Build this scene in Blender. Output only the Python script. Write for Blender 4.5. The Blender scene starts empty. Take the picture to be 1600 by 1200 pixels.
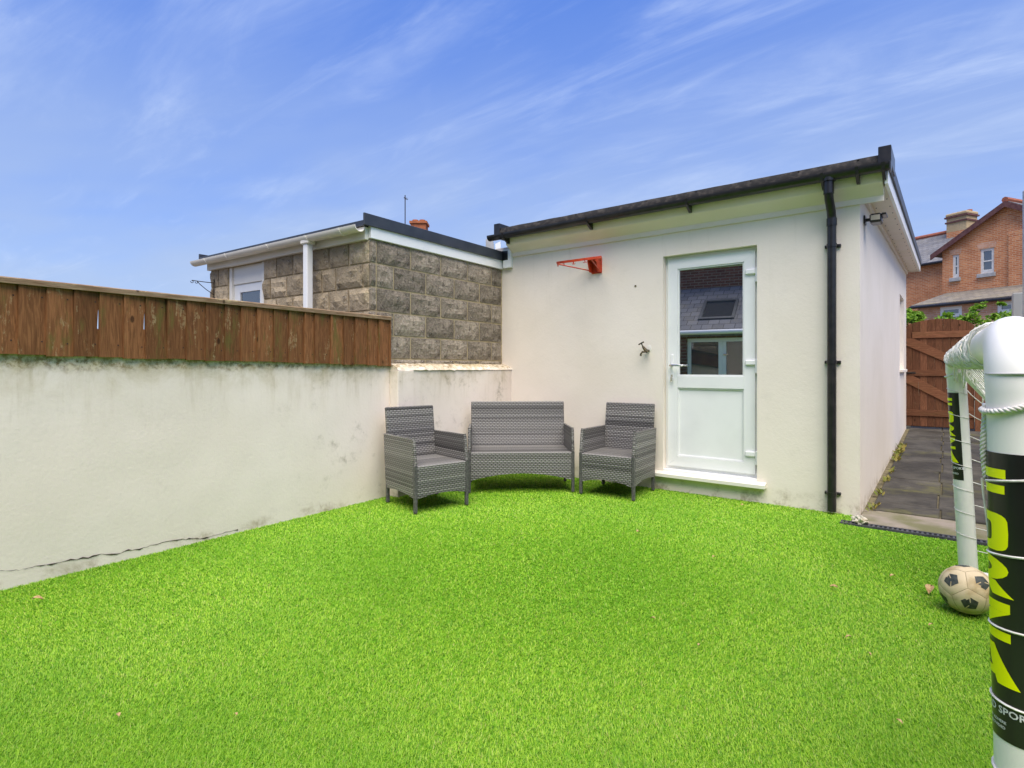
import bpy, bmesh, math, random
import numpy as np
from mathutils import Vector, Matrix, noise as mnoise
random.seed(7); np.random.seed(7)
R = math.radians
S = bpy.context.scene
C = S.collection

# ------------------------------------------------------------------ camera, world, sun, exposure
FPX, YAW, HOR, CAMZ = 882.0, R(37.6), 575.0, 1.2
cd = bpy.data.cameras.new('camera'); cam = bpy.data.objects.new('camera', cd); C.objects.link(cam)
cd.sensor_width = 36; cd.lens = FPX / 1600 * 36; cd.shift_y = -(600 - HOR) / 1600
cd.clip_start = 0.05; cd.clip_end = 1000
cam.location = (0, 0, CAMZ); cam.rotation_euler = (R(90), 0, YAW)
S.camera = cam

SUN_DIR = Vector((0.34, -0.36, 1.0)).normalized()      # towards the sun
world = bpy.data.worlds.new('World'); S.world = world; world.use_nodes = True
def build_world():
    nt = world.node_tree; nt.nodes.clear(); N = nt.nodes.new; L = nt.links.new
    out = N('ShaderNodeOutputWorld'); bg = N('ShaderNodeBackground'); bg.inputs['Strength'].default_value = 0.138
    sky = N('ShaderNodeTexSky'); sky.sky_type = 'NISHITA'; sky.sun_disc = False
    sky.sun_elevation = math.asin(SUN_DIR.z); sky.sun_rotation = math.atan2(SUN_DIR.x, SUN_DIR.y)
    sky.air_density = 1.0; sky.dust_density = 0.15; sky.ozone_density = 1.6
    hs = N('ShaderNodeHueSaturation'); hs.inputs['Saturation'].default_value = 1.16; hs.inputs['Hue'].default_value = 0.512
    L(sky.outputs[0], hs.inputs['Color'])
    flat = N('ShaderNodeMixRGB'); flat.inputs[0].default_value = 0.5; flat.inputs[2].default_value = (0.36, 1.20, 4.8, 1); L(hs.outputs[0], flat.inputs[1])
    tc = N('ShaderNodeTexCoord')
    sep = N('ShaderNodeSeparateXYZ'); L(tc.outputs['Generated'], sep.inputs[0])
    zc = N('ShaderNodeMath'); zc.operation = 'MAXIMUM'; zc.inputs[1].default_value = 0.03; L(sep.outputs['Z'], zc.inputs[0])
    za = N('ShaderNodeMath'); za.operation = 'ADD'; za.inputs[1].default_value = 0.12; L(zc.outputs[0], za.inputs[0])
    dv = N('ShaderNodeVectorMath'); dv.operation = 'DIVIDE'
    cz = N('ShaderNodeCombineXYZ')
    for i in range(3): L(za.outputs[0], cz.inputs[i])
    L(tc.outputs['Generated'], dv.inputs[0]); L(cz.outputs[0], dv.inputs[1])
    def cloud(rot, scl, seed, lo, hi, detail, dist):
        mp = N('ShaderNodeMapping'); mp.inputs['Rotation'].default_value = (0, 0, rot); mp.inputs['Scale'].default_value = scl
        mp.inputs['Location'].default_value = seed
        L(dv.outputs[0], mp.inputs[0])
        n = N('ShaderNodeTexNoise'); n.inputs['Scale'].default_value = 1; n.inputs['Detail'].default_value = detail
        n.inputs['Roughness'].default_value = 0.62; n.inputs['Distortion'].default_value = dist
        L(mp.outputs[0], n.inputs['Vector'])
        r = N('ShaderNodeMapRange'); r.interpolation_type = 'SMOOTHSTEP'
        r.inputs['From Min'].default_value = lo; r.inputs['From Max'].default_value = hi
        L(n.outputs['Fac'], r.inputs['Value']); return r.outputs[0]
    a = cloud(R(-56), (0.7, 3.0, 1), (6.3, 2.9, 0), 0.42, 0.80, 8, 0.5)
    b = cloud(R(30), (0.55, 0.8, 1), (2.2, 7.3, 0), 0.38, 0.66, 5, 0.3)
    m1 = N('ShaderNodeMath'); m1.operation = 'MULTIPLY'; L(a, m1.inputs[0]); L(b, m1.inputs[1])
    c2 = cloud(R(-50), (1.6, 6.0, 1), (0.4, 8.7, 0), 0.50, 0.9, 10, 0.8)
    m2 = N('ShaderNodeMath'); m2.operation = 'MULTIPLY_ADD'; m2.inputs[1].default_value = 0.45; L(c2, m2.inputs[0]); L(m1.outputs[0], m2.inputs[2])
    m3 = N('ShaderNodeMath'); m3.operation = 'MULTIPLY'; m3.inputs[1].default_value = 0.50; m3.use_clamp = True; L(m2.outputs[0], m3.inputs[0])
    hz = N('ShaderNodeMapRange'); hz.interpolation_type = 'SMOOTHSTEP'
    for k_, q_ in zip(('From Min', 'From Max', 'To Min', 'To Max'), (0.66, 0.14, 0.0, 0.80)): hz.inputs[k_].default_value = q_
    L(sep.outputs['Z'], hz.inputs['Value'])
    veil = cloud(R(10), (0.35, 0.5, 1), (4.0, 6.0, 0), 0.30, 0.62, 4, 0.2)
    hm = N('ShaderNodeMath'); hm.operation = 'MULTIPLY_ADD'; hm.inputs[1].default_value = 0.55; hm.inputs[2].default_value = 0.45; L(veil, hm.inputs[0])
    hf = N('ShaderNodeMath'); hf.operation = 'MULTIPLY'; L(hz.outputs[0], hf.inputs[0]); L(hm.outputs[0], hf.inputs[1])
    vm = N('ShaderNodeMixRGB'); vm.inputs[2].default_value = (2.35, 2.95, 4.1, 1); L(hf.outputs[0], vm.inputs[0]); L(flat.outputs[0], vm.inputs[1])
    mx = N('ShaderNodeMixRGB'); mx.inputs[2].default_value = (4.2, 4.8, 5.8, 1)
    L(m3.outputs[0], mx.inputs[0]); L(vm.outputs[0], mx.inputs[1])
    L(mx.outputs[0], bg.inputs[0]); L(bg.outputs[0], out.inputs[0])
build_world()

sl = bpy.data.lights.new('sun', 'SUN'); so = bpy.data.objects.new('sun', sl); C.objects.link(so)
sl.energy = 4.2; sl.angle = R(58); sl.color = (1.0, 0.925, 0.80)
so.rotation_euler = SUN_DIR.to_track_quat('Z', 'Y').to_euler(); so.location = (-6, -8, 14)
vs = S.view_settings; vs.view_transform = 'Standard'; vs.look = 'None'; vs.exposure = 0.55; vs.gamma = 1; vs.use_curve_mapping = False
S.cycles.use_denoising = True
S.cycles.max_bounces = 8; S.cycles.diffuse_bounces = 4

# ------------------------------------------------------------------ measuring helpers
FW = Vector((-math.sin(YAW), math.cos(YAW), 0)); RT = Vector((math.cos(YAW), math.sin(YAW), 0)); UP = Vector((0, 0, 1))
CP = Vector((0, 0, CAMZ))
def rdir(px, py): return FW + RT * ((px - 800) / FPX) + UP * ((HOR - py) / FPX)
def on_y(px, py, Y):
    d = rdir(px, py); return CP + d * (Y / d.y)
def on_z(px, py, z=0.0):
    d = rdir(px, py); return CP + d * ((z - CAMZ) / d.z)
def on_plane(px, py, P, n):
    d = rdir(px, py); return CP + d * ((P - CP).dot(n) / d.dot(n))

# ------------------------------------------------------------------ object helpers
def tag(o, label=None, cat=None, group=None, kind=None):
    if label: o['label'] = label
    if cat: o['category'] = cat
    if group: o['group'] = group
    if kind: o['kind'] = kind
    return o
def empty(name, loc=(0, 0, 0), rz=0.0):
    o = bpy.data.objects.new(name, None); C.objects.link(o); o.location = loc; o.rotation_euler = (0, 0, rz); o.empty_display_size = 0.1
    return o
def boxuv(me):
    uv = me.uv_layers.new(name='UVMap')
    vs_ = me.vertices
    for p in me.polygons:
        n = p.normal; a = (abs(n.x), abs(n.y), abs(n.z)); k = a.index(max(a))
        for li in p.loop_indices:
            c = vs_[me.loops[li].vertex_index].co
            uv.data[li].uv = (c.y, c.z) if k == 0 else ((c.x, c.z) if k == 1 else (c.x, c.y))
def link(name, me, mat, parent=None, uv=True, smooth=False):
    if uv and not me.uv_layers: boxuv(me)
    if smooth:
        me.polygons.foreach_set('use_smooth', [True] * len(me.polygons))
    if mat is not None and not me.materials: me.materials.append(mat)
    o = bpy.data.objects.new(name, me); C.objects.link(o)
    if parent is not None: o.parent = parent
    return o
def bm_obj(name, bm, mat, parent=None, smooth=False, uv=True, autosmooth=None):
    bmesh.ops.recalc_face_normals(bm, faces=bm.faces[:])
    me = bpy.data.meshes.new(name); bm.to_mesh(me); bm.free()
    if autosmooth is not None:
        me.polygons.foreach_set('use_smooth', [True] * len(me.polygons))
        me.set_sharp_from_angle(angle=R(autosmooth))
    return link(name, me, mat, parent, uv, smooth)
def add_box(bm, lo, hi, bev=0.0, mtx=None, seg=1):
    lo = Vector(lo); hi = Vector(hi)
    r = bmesh.ops.create_cube(bm, size=1.0)
    v = r['verts']; c = (lo + hi) / 2; s = hi - lo
    for q in v: q.co = Vector((q.co.x * s.x + c.x, q.co.y * s.y + c.y, q.co.z * s.z + c.z))
    if bev > 0:
        es = list({e for q in v for e in q.link_edges})
        rr = bmesh.ops.bevel(bm, geom=es, offset=bev, segments=seg, affect='EDGES', profile=0.6)
        v = list({q for f in rr['faces'] for q in f.verts} | {q for q in v if q.is_valid})
    if mtx is not None:
        for q in v: q.co = mtx @ q.co
    return v
def box(name, lo, hi, mat, parent=None, bev=0.0, mtx=None, seg=1):
    bm = bmesh.new(); add_box(bm, lo, hi, bev, mtx, seg); return bm_obj(name, bm, mat, parent)
def add_tube(bm, pts, r, n=10, cap=True, closed=False):
    pts = [Vector(p) for p in pts]; m = len(pts)
    rad = r if isinstance(r, (list, tuple)) else [r] * m
    rings = []; prev = None
    for i, p in enumerate(pts):
        if closed: t = pts[(i + 1) % m] - pts[i - 1]
        else: t = pts[min(i + 1, m - 1)] - pts[max(i - 1, 0)]
        t.normalize()
        if prev is None:
            a = Vector((0, 0, 1)) if abs(t.z) < 0.9 else Vector((1, 0, 0))
            u = t.cross(a).normalized()
        else:
            u = (prev - t * prev.dot(t)).normalized()
        prev = u; w = t.cross(u)
        rings.append([bm.verts.new(p + (u * math.cos(2 * math.pi * k / n) + w * math.sin(2 * math.pi * k / n)) * rad[i]) for k in range(n)])
    rng = range(m) if closed else range(m - 1)
    for i in rng:
        a, b = rings[i], rings[(i + 1) % m]
        for k in range(n): bm.faces.new((a[k], a[(k + 1) % n], b[(k + 1) % n], b[k]))
    if cap and not closed:
        bm.faces.new(rings[0][::-1]); bm.faces.new(rings[-1])
def tube(name, pts, r, mat, parent=None, n=10, closed=False):
    bm = bmesh.new(); add_tube(bm, pts, r, n, True, closed); return bm_obj(name, bm, mat, parent, autosmooth=40)
def add_prism(bm, poly, d, flip=False):
    """poly: list of 3D points (planar); extruded by vector d"""
    d = Vector(d); a = [bm.verts.new(Vector(p)) for p in poly]; b = [bm.verts.new(Vector(p) + d) for p in poly]; n = len(a)
    bm.faces.new(a); bm.faces.new(b[::-1])
    for i in range(n): bm.faces.new((a[i], b[i], b[(i + 1) % n], a[(i + 1) % n]))
def prism(name, poly, d, mat, parent=None, bev=0):
    bm = bmesh.new(); add_prism(bm, poly, d)
    if bev: bmesh.ops.bevel(bm, geom=bm.edges[:], offset=bev, segments=1, affect='EDGES')
    return bm_obj(name, bm, mat, parent)
def grid_wall(bm, us, zs, holes, P0, du, n, thick):
    """face of quads in plane P0+u*du+z; holes = set of (i,j) cells left open, with reveals going -n*thick; back closed"""
    P0 = Vector(P0); du = Vector(du); n = Vector(n); cache = {}
    def v(i, j, k):
        key = (i, j, k)
        if key not in cache: cache[key] = bm.verts.new(P0 + du * us[i] + UP * zs[j] - n * (thick * k))
        return cache[key]
    I, J = len(us) - 1, len(zs) - 1
    solid = lambda i, j: 0 <= i < I and 0 <= j < J and (i, j) not in holes
    for i in range(I):
        for j in range(J):
            if (i, j) in holes: continue
            for k in (0, 1): bm.faces.new((v(i, j, k), v(i + 1, j, k), v(i + 1, j + 1, k), v(i, j + 1, k)))
            if not solid(i - 1, j): bm.faces.new((v(i, j, 0), v(i, j + 1, 0), v(i, j + 1, 1), v(i, j, 1)))
            if not solid(i + 1, j): bm.faces.new((v(i + 1, j, 0), v(i + 1, j + 1, 0), v(i + 1, j + 1, 1), v(i + 1, j, 1)))
            if not solid(i, j - 1): bm.faces.new((v(i, j, 0), v(i + 1, j, 0), v(i + 1, j, 1), v(i, j, 1)))
            if not solid(i, j + 1): bm.faces.new((v(i, j + 1, 0), v(i + 1, j + 1, 0), v(i + 1, j + 1, 1), v(i, j + 1, 1)))
def copy_tree(o, parent=None):
    c = o.copy(); C.objects.link(c); c.parent = parent
    for ch in list(o.children): copy_tree(ch, c)
    return c

# ------------------------------------------------------------------ materials
class NB:
    def __init__(s, name):
        s.m = bpy.data.materials.new(name); s.m.use_nodes = True; s.nt = s.m.node_tree
        s.p = s.nt.nodes['Principled BSDF']; s.out = s.nt.nodes['Material Output']
    def n(s, t, **kw):
        x = s.nt.nodes.new(t)
        for k, v in kw.items():
            if k.startswith('i_'):
                key = k[2:].replace('_', ' '); x.inputs[key].default_value = v
            else: setattr(x, k, v)
        return x
    def l(s, a, b): s.nt.links.new(a, b)
    def coord(s, kind='Object', scale=(1, 1, 1), rot=(0, 0, 0), loc=(0, 0, 0)):
        tc = s.n('ShaderNodeTexCoord'); mp = s.n('ShaderNodeMapping')
        mp.inputs['Scale'].default_value = scale; mp.inputs['Rotation'].default_value = rot; mp.inputs['Location'].default_value = loc
        s.l(tc.outputs[kind], mp.inputs[0]); return mp.outputs[0]
    def noise(s, vec, scale, detail=4, rough=0.55, dist=0.0):
        x = s.n('ShaderNodeTexNoise'); x.inputs['Scale'].default_value = scale; x.inputs['Detail'].default_value = detail
        x.inputs['Roughness'].default_value = rough; x.inputs['Distortion'].default_value = dist
        s.l(vec, x.inputs['Vector']); return x.outputs['Fac']
    def rng(s, v, a, b, c=0.0, d=1.0, smooth=True):
        x = s.n('ShaderNodeMapRange'); x.interpolation_type = 'SMOOTHSTEP' if smooth else 'LINEAR'
        for k, q in zip(('From Min', 'From Max', 'To Min', 'To Max'), (a, b, c, d)): x.inputs[k].default_value = q
        s.l(v, x.inputs['Value']); return x.outputs[0]
    def math(s, op, a, b=0.0, c=None):
        x = s.n('ShaderNodeMath', operation=op)
        for i, q in enumerate((a, b) if c is None else (a, b, c)):
            if isinstance(q, (int, float)): x.inputs[i].default_value = q
            else: s.l(q, x.inputs[i])
        return x.outputs[0]
    def mix(s, f, a, b, mode='MIX'):
        x = s.n('ShaderNodeMixRGB', blend_type=mode)
        for i, q in enumerate((f, a, b)):
            if isinstance(q, (int, float)): x.inputs[i].default_value = q
            elif isinstance(q, tuple): x.inputs[i].default_value = q if len(q) == 4 else q + (1,)
            else: s.l(q, x.inputs[i])
        return x.outputs[0]
    def bump(s, h, strength=0.3, dist=0.01, prev=None):
        x = s.n('ShaderNodeBump'); x.inputs['Strength'].default_value = strength; x.inputs['Distance'].default_value = dist
        s.l(h, x.inputs['Height'])
        if prev is not None: s.l(prev, x.inputs['Normal'])
        return x.outputs[0]
    def done(s, col=None, rough=0.8, nrm=None, spec=0.3, metal=0.0):
        if isinstance(col, tuple): s.p.inputs['Base Color'].default_value = col if len(col) == 4 else col + (1,)
        elif col is not None: s.l(col, s.p.inputs['Base Color'])
        if isinstance(rough, (int, float)): s.p.inputs['Roughness'].default_value = rough
        else: s.l(rough, s.p.inputs['Roughness'])
        s.p.inputs['Specular IOR Level'].default_value = spec; s.p.inputs['Metallic'].default_value = metal
        if nrm is not None: s.l(nrm, s.p.inputs['Normal'])
        return s.m
def speck(name, c1, c2, scale=8, rough=0.7, bs=0.15, bscale=60, bd=0.004, spec=0.3, lo=0.35, hi=0.65, metal=0.0):
    b = NB(name); v = b.coord(); n = b.noise(v, scale, 6)
    col = b.mix(b.rng(n, lo, hi), c1, c2); n2 = b.noise(v, bscale, 4)
    return b.done(col, rough, b.bump(n2, bs, bd), spec, metal)
M = {}
def m_render(name, base, dirt_top=None, side=False):
    b = NB(name); v = b.coord()
    big = b.noise(v, 0.9, 5, 0.6); mid = b.noise(v, 5, 6, 0.65)
    col = b.mix(b.rng(big, 0.3, 0.7), base, tuple(x * y for x, y in zip(base, (0.93, 0.925, 0.90))))
    col = b.mix(b.math('MULTIPLY', b.rng(mid, 0.55, 0.8), 0.35), col, tuple(x * 0.8 for x in base))
    if dirt_top is None:
        sp = b.n('ShaderNodeSeparateXYZ'); b.l(v, sp.inputs[0])
        sn = b.noise(b.coord(loc=(2, 4, 7)), 7, 7, 0.72); sn2 = b.noise(b.coord(loc=(5, 1, 3)), 30, 5, 0.7)
        spl = b.math('MULTIPLY', b.rng(b.math('ADD', sp.outputs['Z'], b.math('MULTIPLY_ADD', sn2, 0.16, -0.08)), 0.17, 0.0), b.rng(sn, 0.44, 0.66))
        col = b.mix(b.math('MULTIPLY', spl, 0.75), col, (0.30, 0.235, 0.13))
        rs = b.noise(b.coord(scale=(6, 6, 0.35), loc=(1, 8, 2)), 1.5, 6, 0.7)
        col = b.mix(b.math('MULTIPLY', b.math('MULTIPLY', b.rng(rs, 0.56, 0.78), b.rng(sp.outputs['Z'], 1.2, 2.5)), 0.22), col, (0.45, 0.40, 0.27))
    if dirt_top is not None:
        sep = b.n('ShaderNodeSeparateXYZ'); b.l(v, sep.inputs[0])
        z = sep.outputs['Z']; y = sep.outputs['Y']
        st = b.noise(b.coord(scale=(1, 7, 0.9)), 1.6, 7, 0.7)              # streaks running down
        bl = b.noise(b.coord(loc=(3, 1, 5)), 3.2, 8, 0.72, 0.4)            # blotches
        bl2 = b.noise(b.coord(loc=(7, 2, 1)), 14, 6, 0.7)
        wob = b.math('MULTIPLY_ADD', b.noise(v, 9, 5), 0.10, -0.05)
        zz = b.math('ADD', z, wob)
        crust = b.rng(zz, dirt_top - 0.075, dirt_top - 0.015)              # mossy, flaking strip at the top edge
        drip = b.math('MULTIPLY', b.rng(z, dirt_top - 0.55, dirt_top - 0.02), b.rng(st, 0.46, 0.72))
        far = b.rng(y, 1.6, 3.6)                                           # damp end by the corner
        mould = b.math('MULTIPLY', b.math('MULTIPLY', b.rng(bl, 0.50, 0.72), b.rng(bl2, 0.42, 0.66)), b.math('MULTIPLY_ADD', far, 0.8, 0.14))
        foot = b.math('MULTIPLY', b.rng(zz, 0.085, 0.02), b.rng(bl, 0.44, 0.66))
        gn = b.noise(b.coord(loc=(1, 9, 4)), 26, 5, 0.7)
        col = b.mix(b.math('MULTIPLY', drip, 0.42), col, (0.42, 0.34, 0.21))
        col = b.mix(b.math('MULTIPLY', mould, 0.8), col, (0.20, 0.17, 0.105))
        col = b.mix(b.math('MULTIPLY', foot, 0.65), col, (0.30, 0.23, 0.12))
        cr = b.mix(b.rng(gn, 0.40, 0.62), (0.72, 0.62, 0.46), (0.26, 0.18, 0.085))
        col = b.mix(b.math('MULTIPLY', crust, b.rng(bl2, 0.32, 0.52)), col, cr)
        yel = b.math('MULTIPLY', b.rng(z, dirt_top - 0.28, dirt_top - 0.03), b.rng(bl, 0.40, 0.66))
        col = b.mix(b.math('MULTIPLY', yel, 0.5), col, (0.42, 0.34, 0.16))
    f1 = b.noise(v, 42, 5, 0.6); f2 = b.noise(v, 6, 3)
    nm = b.bump(f1, 0.28, 0.005); nm = b.bump(f2, 0.15, 0.010, nm)
    return b.done(col, 0.88, nm, 0.2)
CREAM = (0.87, 0.785, 0.69)
M['render'] = m_render('cream_render', CREAM)
M['wall'] = m_render('weathered_render', (0.86, 0.765, 0.68), 1.24)
M['render_grey'] = m_render('grey_render', (0.42, 0.42, 0.40))
M['paint_cream'] = speck('cream_painted_board', (0.88, 0.775, 0.69), (0.84, 0.74, 0.62), 2.2, 0.55, 0.06, 50, 0.003)
def m_upvc(name, c):
    b = NB(name); v = b.coord(); n = b.noise(v, 3, 6)
    return b.done(b.mix(b.rng(n, 0.4, 0.8), c, tuple(x * 0.93 for x in c)), 0.32, None, 0.45)
M['upvc'] = m_upvc('white_plastic', (0.86, 0.865, 0.85))
M['upvc_warm'] = m_upvc('aged_white_plastic', (0.84, 0.80, 0.70))
M['black'] = speck('black_plastic', (0.012, 0.012, 0.013), (0.024, 0.022, 0.022), 14, 0.3, 0.05, 40, 0.002, 0.5)
M['felt'] = speck('mineral_felt', (0.028, 0.027, 0.027), (0.070, 0.062, 0.055), 22, 0.95, 0.6, 160, 0.004, 0.1, 0.42, 0.72)
M['trim_grey'] = speck('anthracite_trim', (0.035, 0.042, 0.055), (0.05, 0.057, 0.07), 5, 0.45, 0.04, 60, 0.002, 0.4)
M['rubber'] = speck('dark_gasket', (0.02, 0.02, 0.02), (0.03, 0.03, 0.03))
M['chrome'] = NB('chrome').done((0.75, 0.74, 0.70), 0.18, None, 0.5, 1.0)
M['tapmetal'] = speck('weathered_brass', (0.10, 0.075, 0.035), (0.05, 0.05, 0.04), 40, 0.5, 0.2, 90, 0.002, 0.4, 0.4, 0.6, 0.6)
M['red'] = speck('red_painted_steel', (0.60, 0.060, 0.018), (0.30, 0.035, 0.018), 30, 0.5, 0.15, 120, 0.002, 0.4, 0.45, 0.8)
M['iron'] = speck('black_iron', (0.015, 0.014, 0.013), (0.05, 0.03, 0.02), 30, 0.6)
M['steel'] = speck('galvanised_steel', (0.34, 0.35, 0.36), (0.46, 0.46, 0.46), 20, 0.5, 0.05, 50, 0.002, 0.4, 0.3, 0.7, 0.3)
M['white_paint'] = speck('white_painted_wood', (0.74, 0.74, 0.71), (0.60, 0.58, 0.54), 6, 0.5)
def m_glass(name, c=(0.016, 0.02, 0.022), k=0.62):
    b = NB(name); g = b.n('ShaderNodeBsdfGlossy'); g.inputs['Roughness'].default_value = 0.01; g.inputs['Color'].default_value = (0.95, 0.97, 0.97, 1)
    d = b.n('ShaderNodeBsdfDiffuse'); d.inputs['Color'].default_value = c + (1,)
    fr = b.n('ShaderNodeFresnel'); fr.inputs['IOR'].default_value = 1.5
    f = b.math('ADD', fr.outputs[0], k)
    mx = b.n('ShaderNodeMixShader'); b.l(f, mx.inputs[0]); b.l(d.outputs[0], mx.inputs[1]); b.l(g.outputs[0], mx.inputs[2])
    b.l(mx.outputs[0], b.out.inputs['Surface']); return b.m
M['glass'] = m_glass('door_glass')
M['glass_far'] = m_glass('window_glass', (0.05, 0.055, 0.06), 0.12)

def m_wood(name, c1, c2, algae=0.5, flake=0.5, ax='z'):
    b = NB(name)
    oi = b.n('ShaderNodeObjectInfo')
    tc = b.n('ShaderNodeTexCoord'); ad = b.n('ShaderNodeVectorMath', operation='ADD')
    mu = b.n('ShaderNodeVectorMath', operation='SCALE'); cx = b.n('ShaderNodeCombineXYZ')
    for i in range(3): b.l(oi.outputs['Random'], cx.inputs[i])
    mu.inputs['Scale'].default_value = 37.0; b.l(cx.outputs[0], mu.inputs[0])
    b.l(tc.outputs['Object'], ad.inputs[0]); b.l(mu.outputs[0], ad.inputs[1])
    def mp(sc):
        m = b.n('ShaderNodeMapping'); m.inputs['Scale'].default_value = sc; b.l(ad.outputs[0], m.inputs[0]); return m.outputs[0]
    st = {'z': (1, 1, 0.09), 'y': (1, 0.09, 1), 'x': (0.09, 1, 1)}[ax]; st2 = {'z': (1, 1, 0.25), 'y': (1, 0.25, 1), 'x': (0.25, 1, 1)}[ax]
    g = b.noise(mp(st), 70, 6, 0.65, 0.6); ring = b.noise(mp(st), 16, 3, 0.5, 1.6)
    wv = b.math('SINE', b.math('MULTIPLY', ring, 46.0)); wv = b.rng(wv, -0.2, 1.0)
    col = b.mix(b.rng(g, 0.3, 0.7), c1, c2)
    col = b.mix(b.math('MULTIPLY', wv, 0.38), col, tuple(x * 0.5 for x in c2))
    tone = b.math('MULTIPLY_ADD', oi.outputs['Random'], 0.5, 0.75)
    hsv = b.n('ShaderNodeHueSaturation'); b.l(col, hsv.inputs['Color']); b.l(tone, hsv.inputs['Value']); col = hsv.outputs[0]
    a = b.noise(mp(st2), 9, 6, 0.7); a2 = b.noise(mp((1, 1, 1)), 40, 5, 0.7)
    col = b.mix(b.math('MULTIPLY', b.rng(a, 0.52, 0.70), algae), col, (0.13, 0.115, 0.03))
    fl = b.math('MULTIPLY', b.rng(b.noise(mp(st2), 15, 6, 0.75), 0.57, 0.64), b.rng(a2, 0.42, 0.55))
    col = b.mix(b.math('MULTIPLY', fl, flake), col, (0.48, 0.38, 0.20))
    kn = b.n('ShaderNodeTexVoronoi'); kn.inputs['Scale'].default_value = 6.5; b.l(mp((1, 1, 0.5)), kn.inputs['Vector'])
    col = b.mix(b.rng(kn.outputs['Distance'], 0.10, 0.05, 0, 0.8), col, (0.03, 0.014, 0.007))
    nm = b.bump(g, 0.5, 0.003)
    return b.done(col, 0.85, nm, 0.15)
M['board'] = m_wood('stained_board', (0.29, 0.128, 0.052), (0.17, 0.070, 0.028), 0.8, 0.45)
M['rail'] = m_wood('weathered_rail', (0.36, 0.26, 0.17), (0.24, 0.14, 0.08), 0.5, 0.6, 'y')
M['gate_v'] = m_wood('gate_board', (0.20, 0.085, 0.043), (0.13, 0.054, 0.028), 0.15, 0.1)
M['gate_h'] = m_wood('gate_rail', (0.23, 0.098, 0.049), (0.16, 0.065, 0.033), 0.15, 0.1, 'x')

def m_block(name, c1, c2, c3):
    b = NB(name); oi = b.n('ShaderNodeObjectInfo'); v = b.coord()
    n1 = b.noise(v, 5, 8, 0.7); n2 = b.noise(v, 45, 6, 0.7); n3 = b.noise(v, 18, 7, 0.7)
    col = b.mix(b.rng(n1, 0.32, 0.68), c1, c2)
    col = b.mix(b.math('MULTIPLY', b.rng(n2, 0.40, 0.68), 0.55), col, c3)
    col = b.mix(b.math('MULTIPLY', b.rng(n3, 0.53, 0.63), 0.55), col, tuple(x * 0.35 for x in c1))
    vo = b.n('ShaderNodeTexVoronoi'); vo.inputs['Scale'].default_value = 42; b.l(v, vo.inputs['Vector'])
    li = b.math('MULTIPLY', b.rng(vo.outputs['Distance'], 0.30, 0.14), b.rng(n3, 0.50, 0.60))
    col = b.mix(b.math('MULTIPLY', li, 0.7), col, (0.62, 0.60, 0.52))
    hsv = b.n('ShaderNodeHueSaturation'); b.l(col, hsv.inputs['Color']); b.l(b.math('MULTIPLY_ADD', oi.outputs['Random'], 0.50, 0.76), hsv.inputs['Value'])
    nm = b.bump(n3, 1.0, 0.03); nm = b.bump(n2, 0.8, 0.010, nm)
    return b.done(hsv.outputs[0], 0.95, nm, 0.1)
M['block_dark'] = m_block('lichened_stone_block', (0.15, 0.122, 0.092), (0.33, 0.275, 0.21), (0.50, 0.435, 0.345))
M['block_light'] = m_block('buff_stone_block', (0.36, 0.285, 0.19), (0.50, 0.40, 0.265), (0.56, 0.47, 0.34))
M['mortar'] = speck('buff_mortar', (0.50, 0.40, 0.24), (0.36, 0.29, 0.18), 10, 0.95, 0.4, 90, 0.004, 0.1)

def m_brick(name, c1, c2, mort, bw=0.225, bh=0.075, var=0.5):
    b = NB(name); uv = b.coord('UV')
    br = b.n('ShaderNodeTexBrick'); br.inputs['Scale'].default_value = 1.0
    br.inputs['Brick Width'].default_value = bw; br.inputs['Row Height'].default_value = bh; br.inputs['Mortar Size'].default_value = 0.009
    br.inputs['Mortar Smooth'].default_value = 0.2
    br.inputs['Color1'].default_value = c1 + (1,); br.inputs['Color2'].default_value = c2 + (1,); br.inputs['Mortar'].default_value = mort + (1,)
    b.l(uv, br.inputs['Vector'])
    n = b.noise(b.coord(), 1.1, 7, 0.7); n2 = b.noise(b.coord(), 9, 5, 0.7)
    col = b.mix(b.math('MULTIPLY', b.rng(n, 0.4, 0.75), var), br.outputs['Color'], tuple(x * 0.55 for x in c2))
    col = b.mix(b.math('MULTIPLY', b.rng(n2, 0.55, 0.75), 0.35), col, mort)
    inv = b.math('SUBTRACT', 1.0, br.outputs['Fac'])
    return b.done(col, 0.9, b.bump(inv, 0.6, 0.008), 0.15)
M['brick'] = m_brick('orange_brick', (0.68, 0.285, 0.125), (0.50, 0.175, 0.075), (0.66, 0.48, 0.31))
M['brick_pale'] = m_brick('pale_brick', (0.72, 0.40, 0.26), (0.60, 0.29, 0.17), (0.66, 0.53, 0.40))
M['brick_dark'] = m_brick('brown_brick', (0.20, 0.085, 0.055), (0.13, 0.06, 0.04), (0.25, 0.20, 0.15))
M['brick_cream'] = m_brick('cream_brick', (0.55, 0.42, 0.24), (0.48, 0.36, 0.20), (0.42, 0.33, 0.22))
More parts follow.
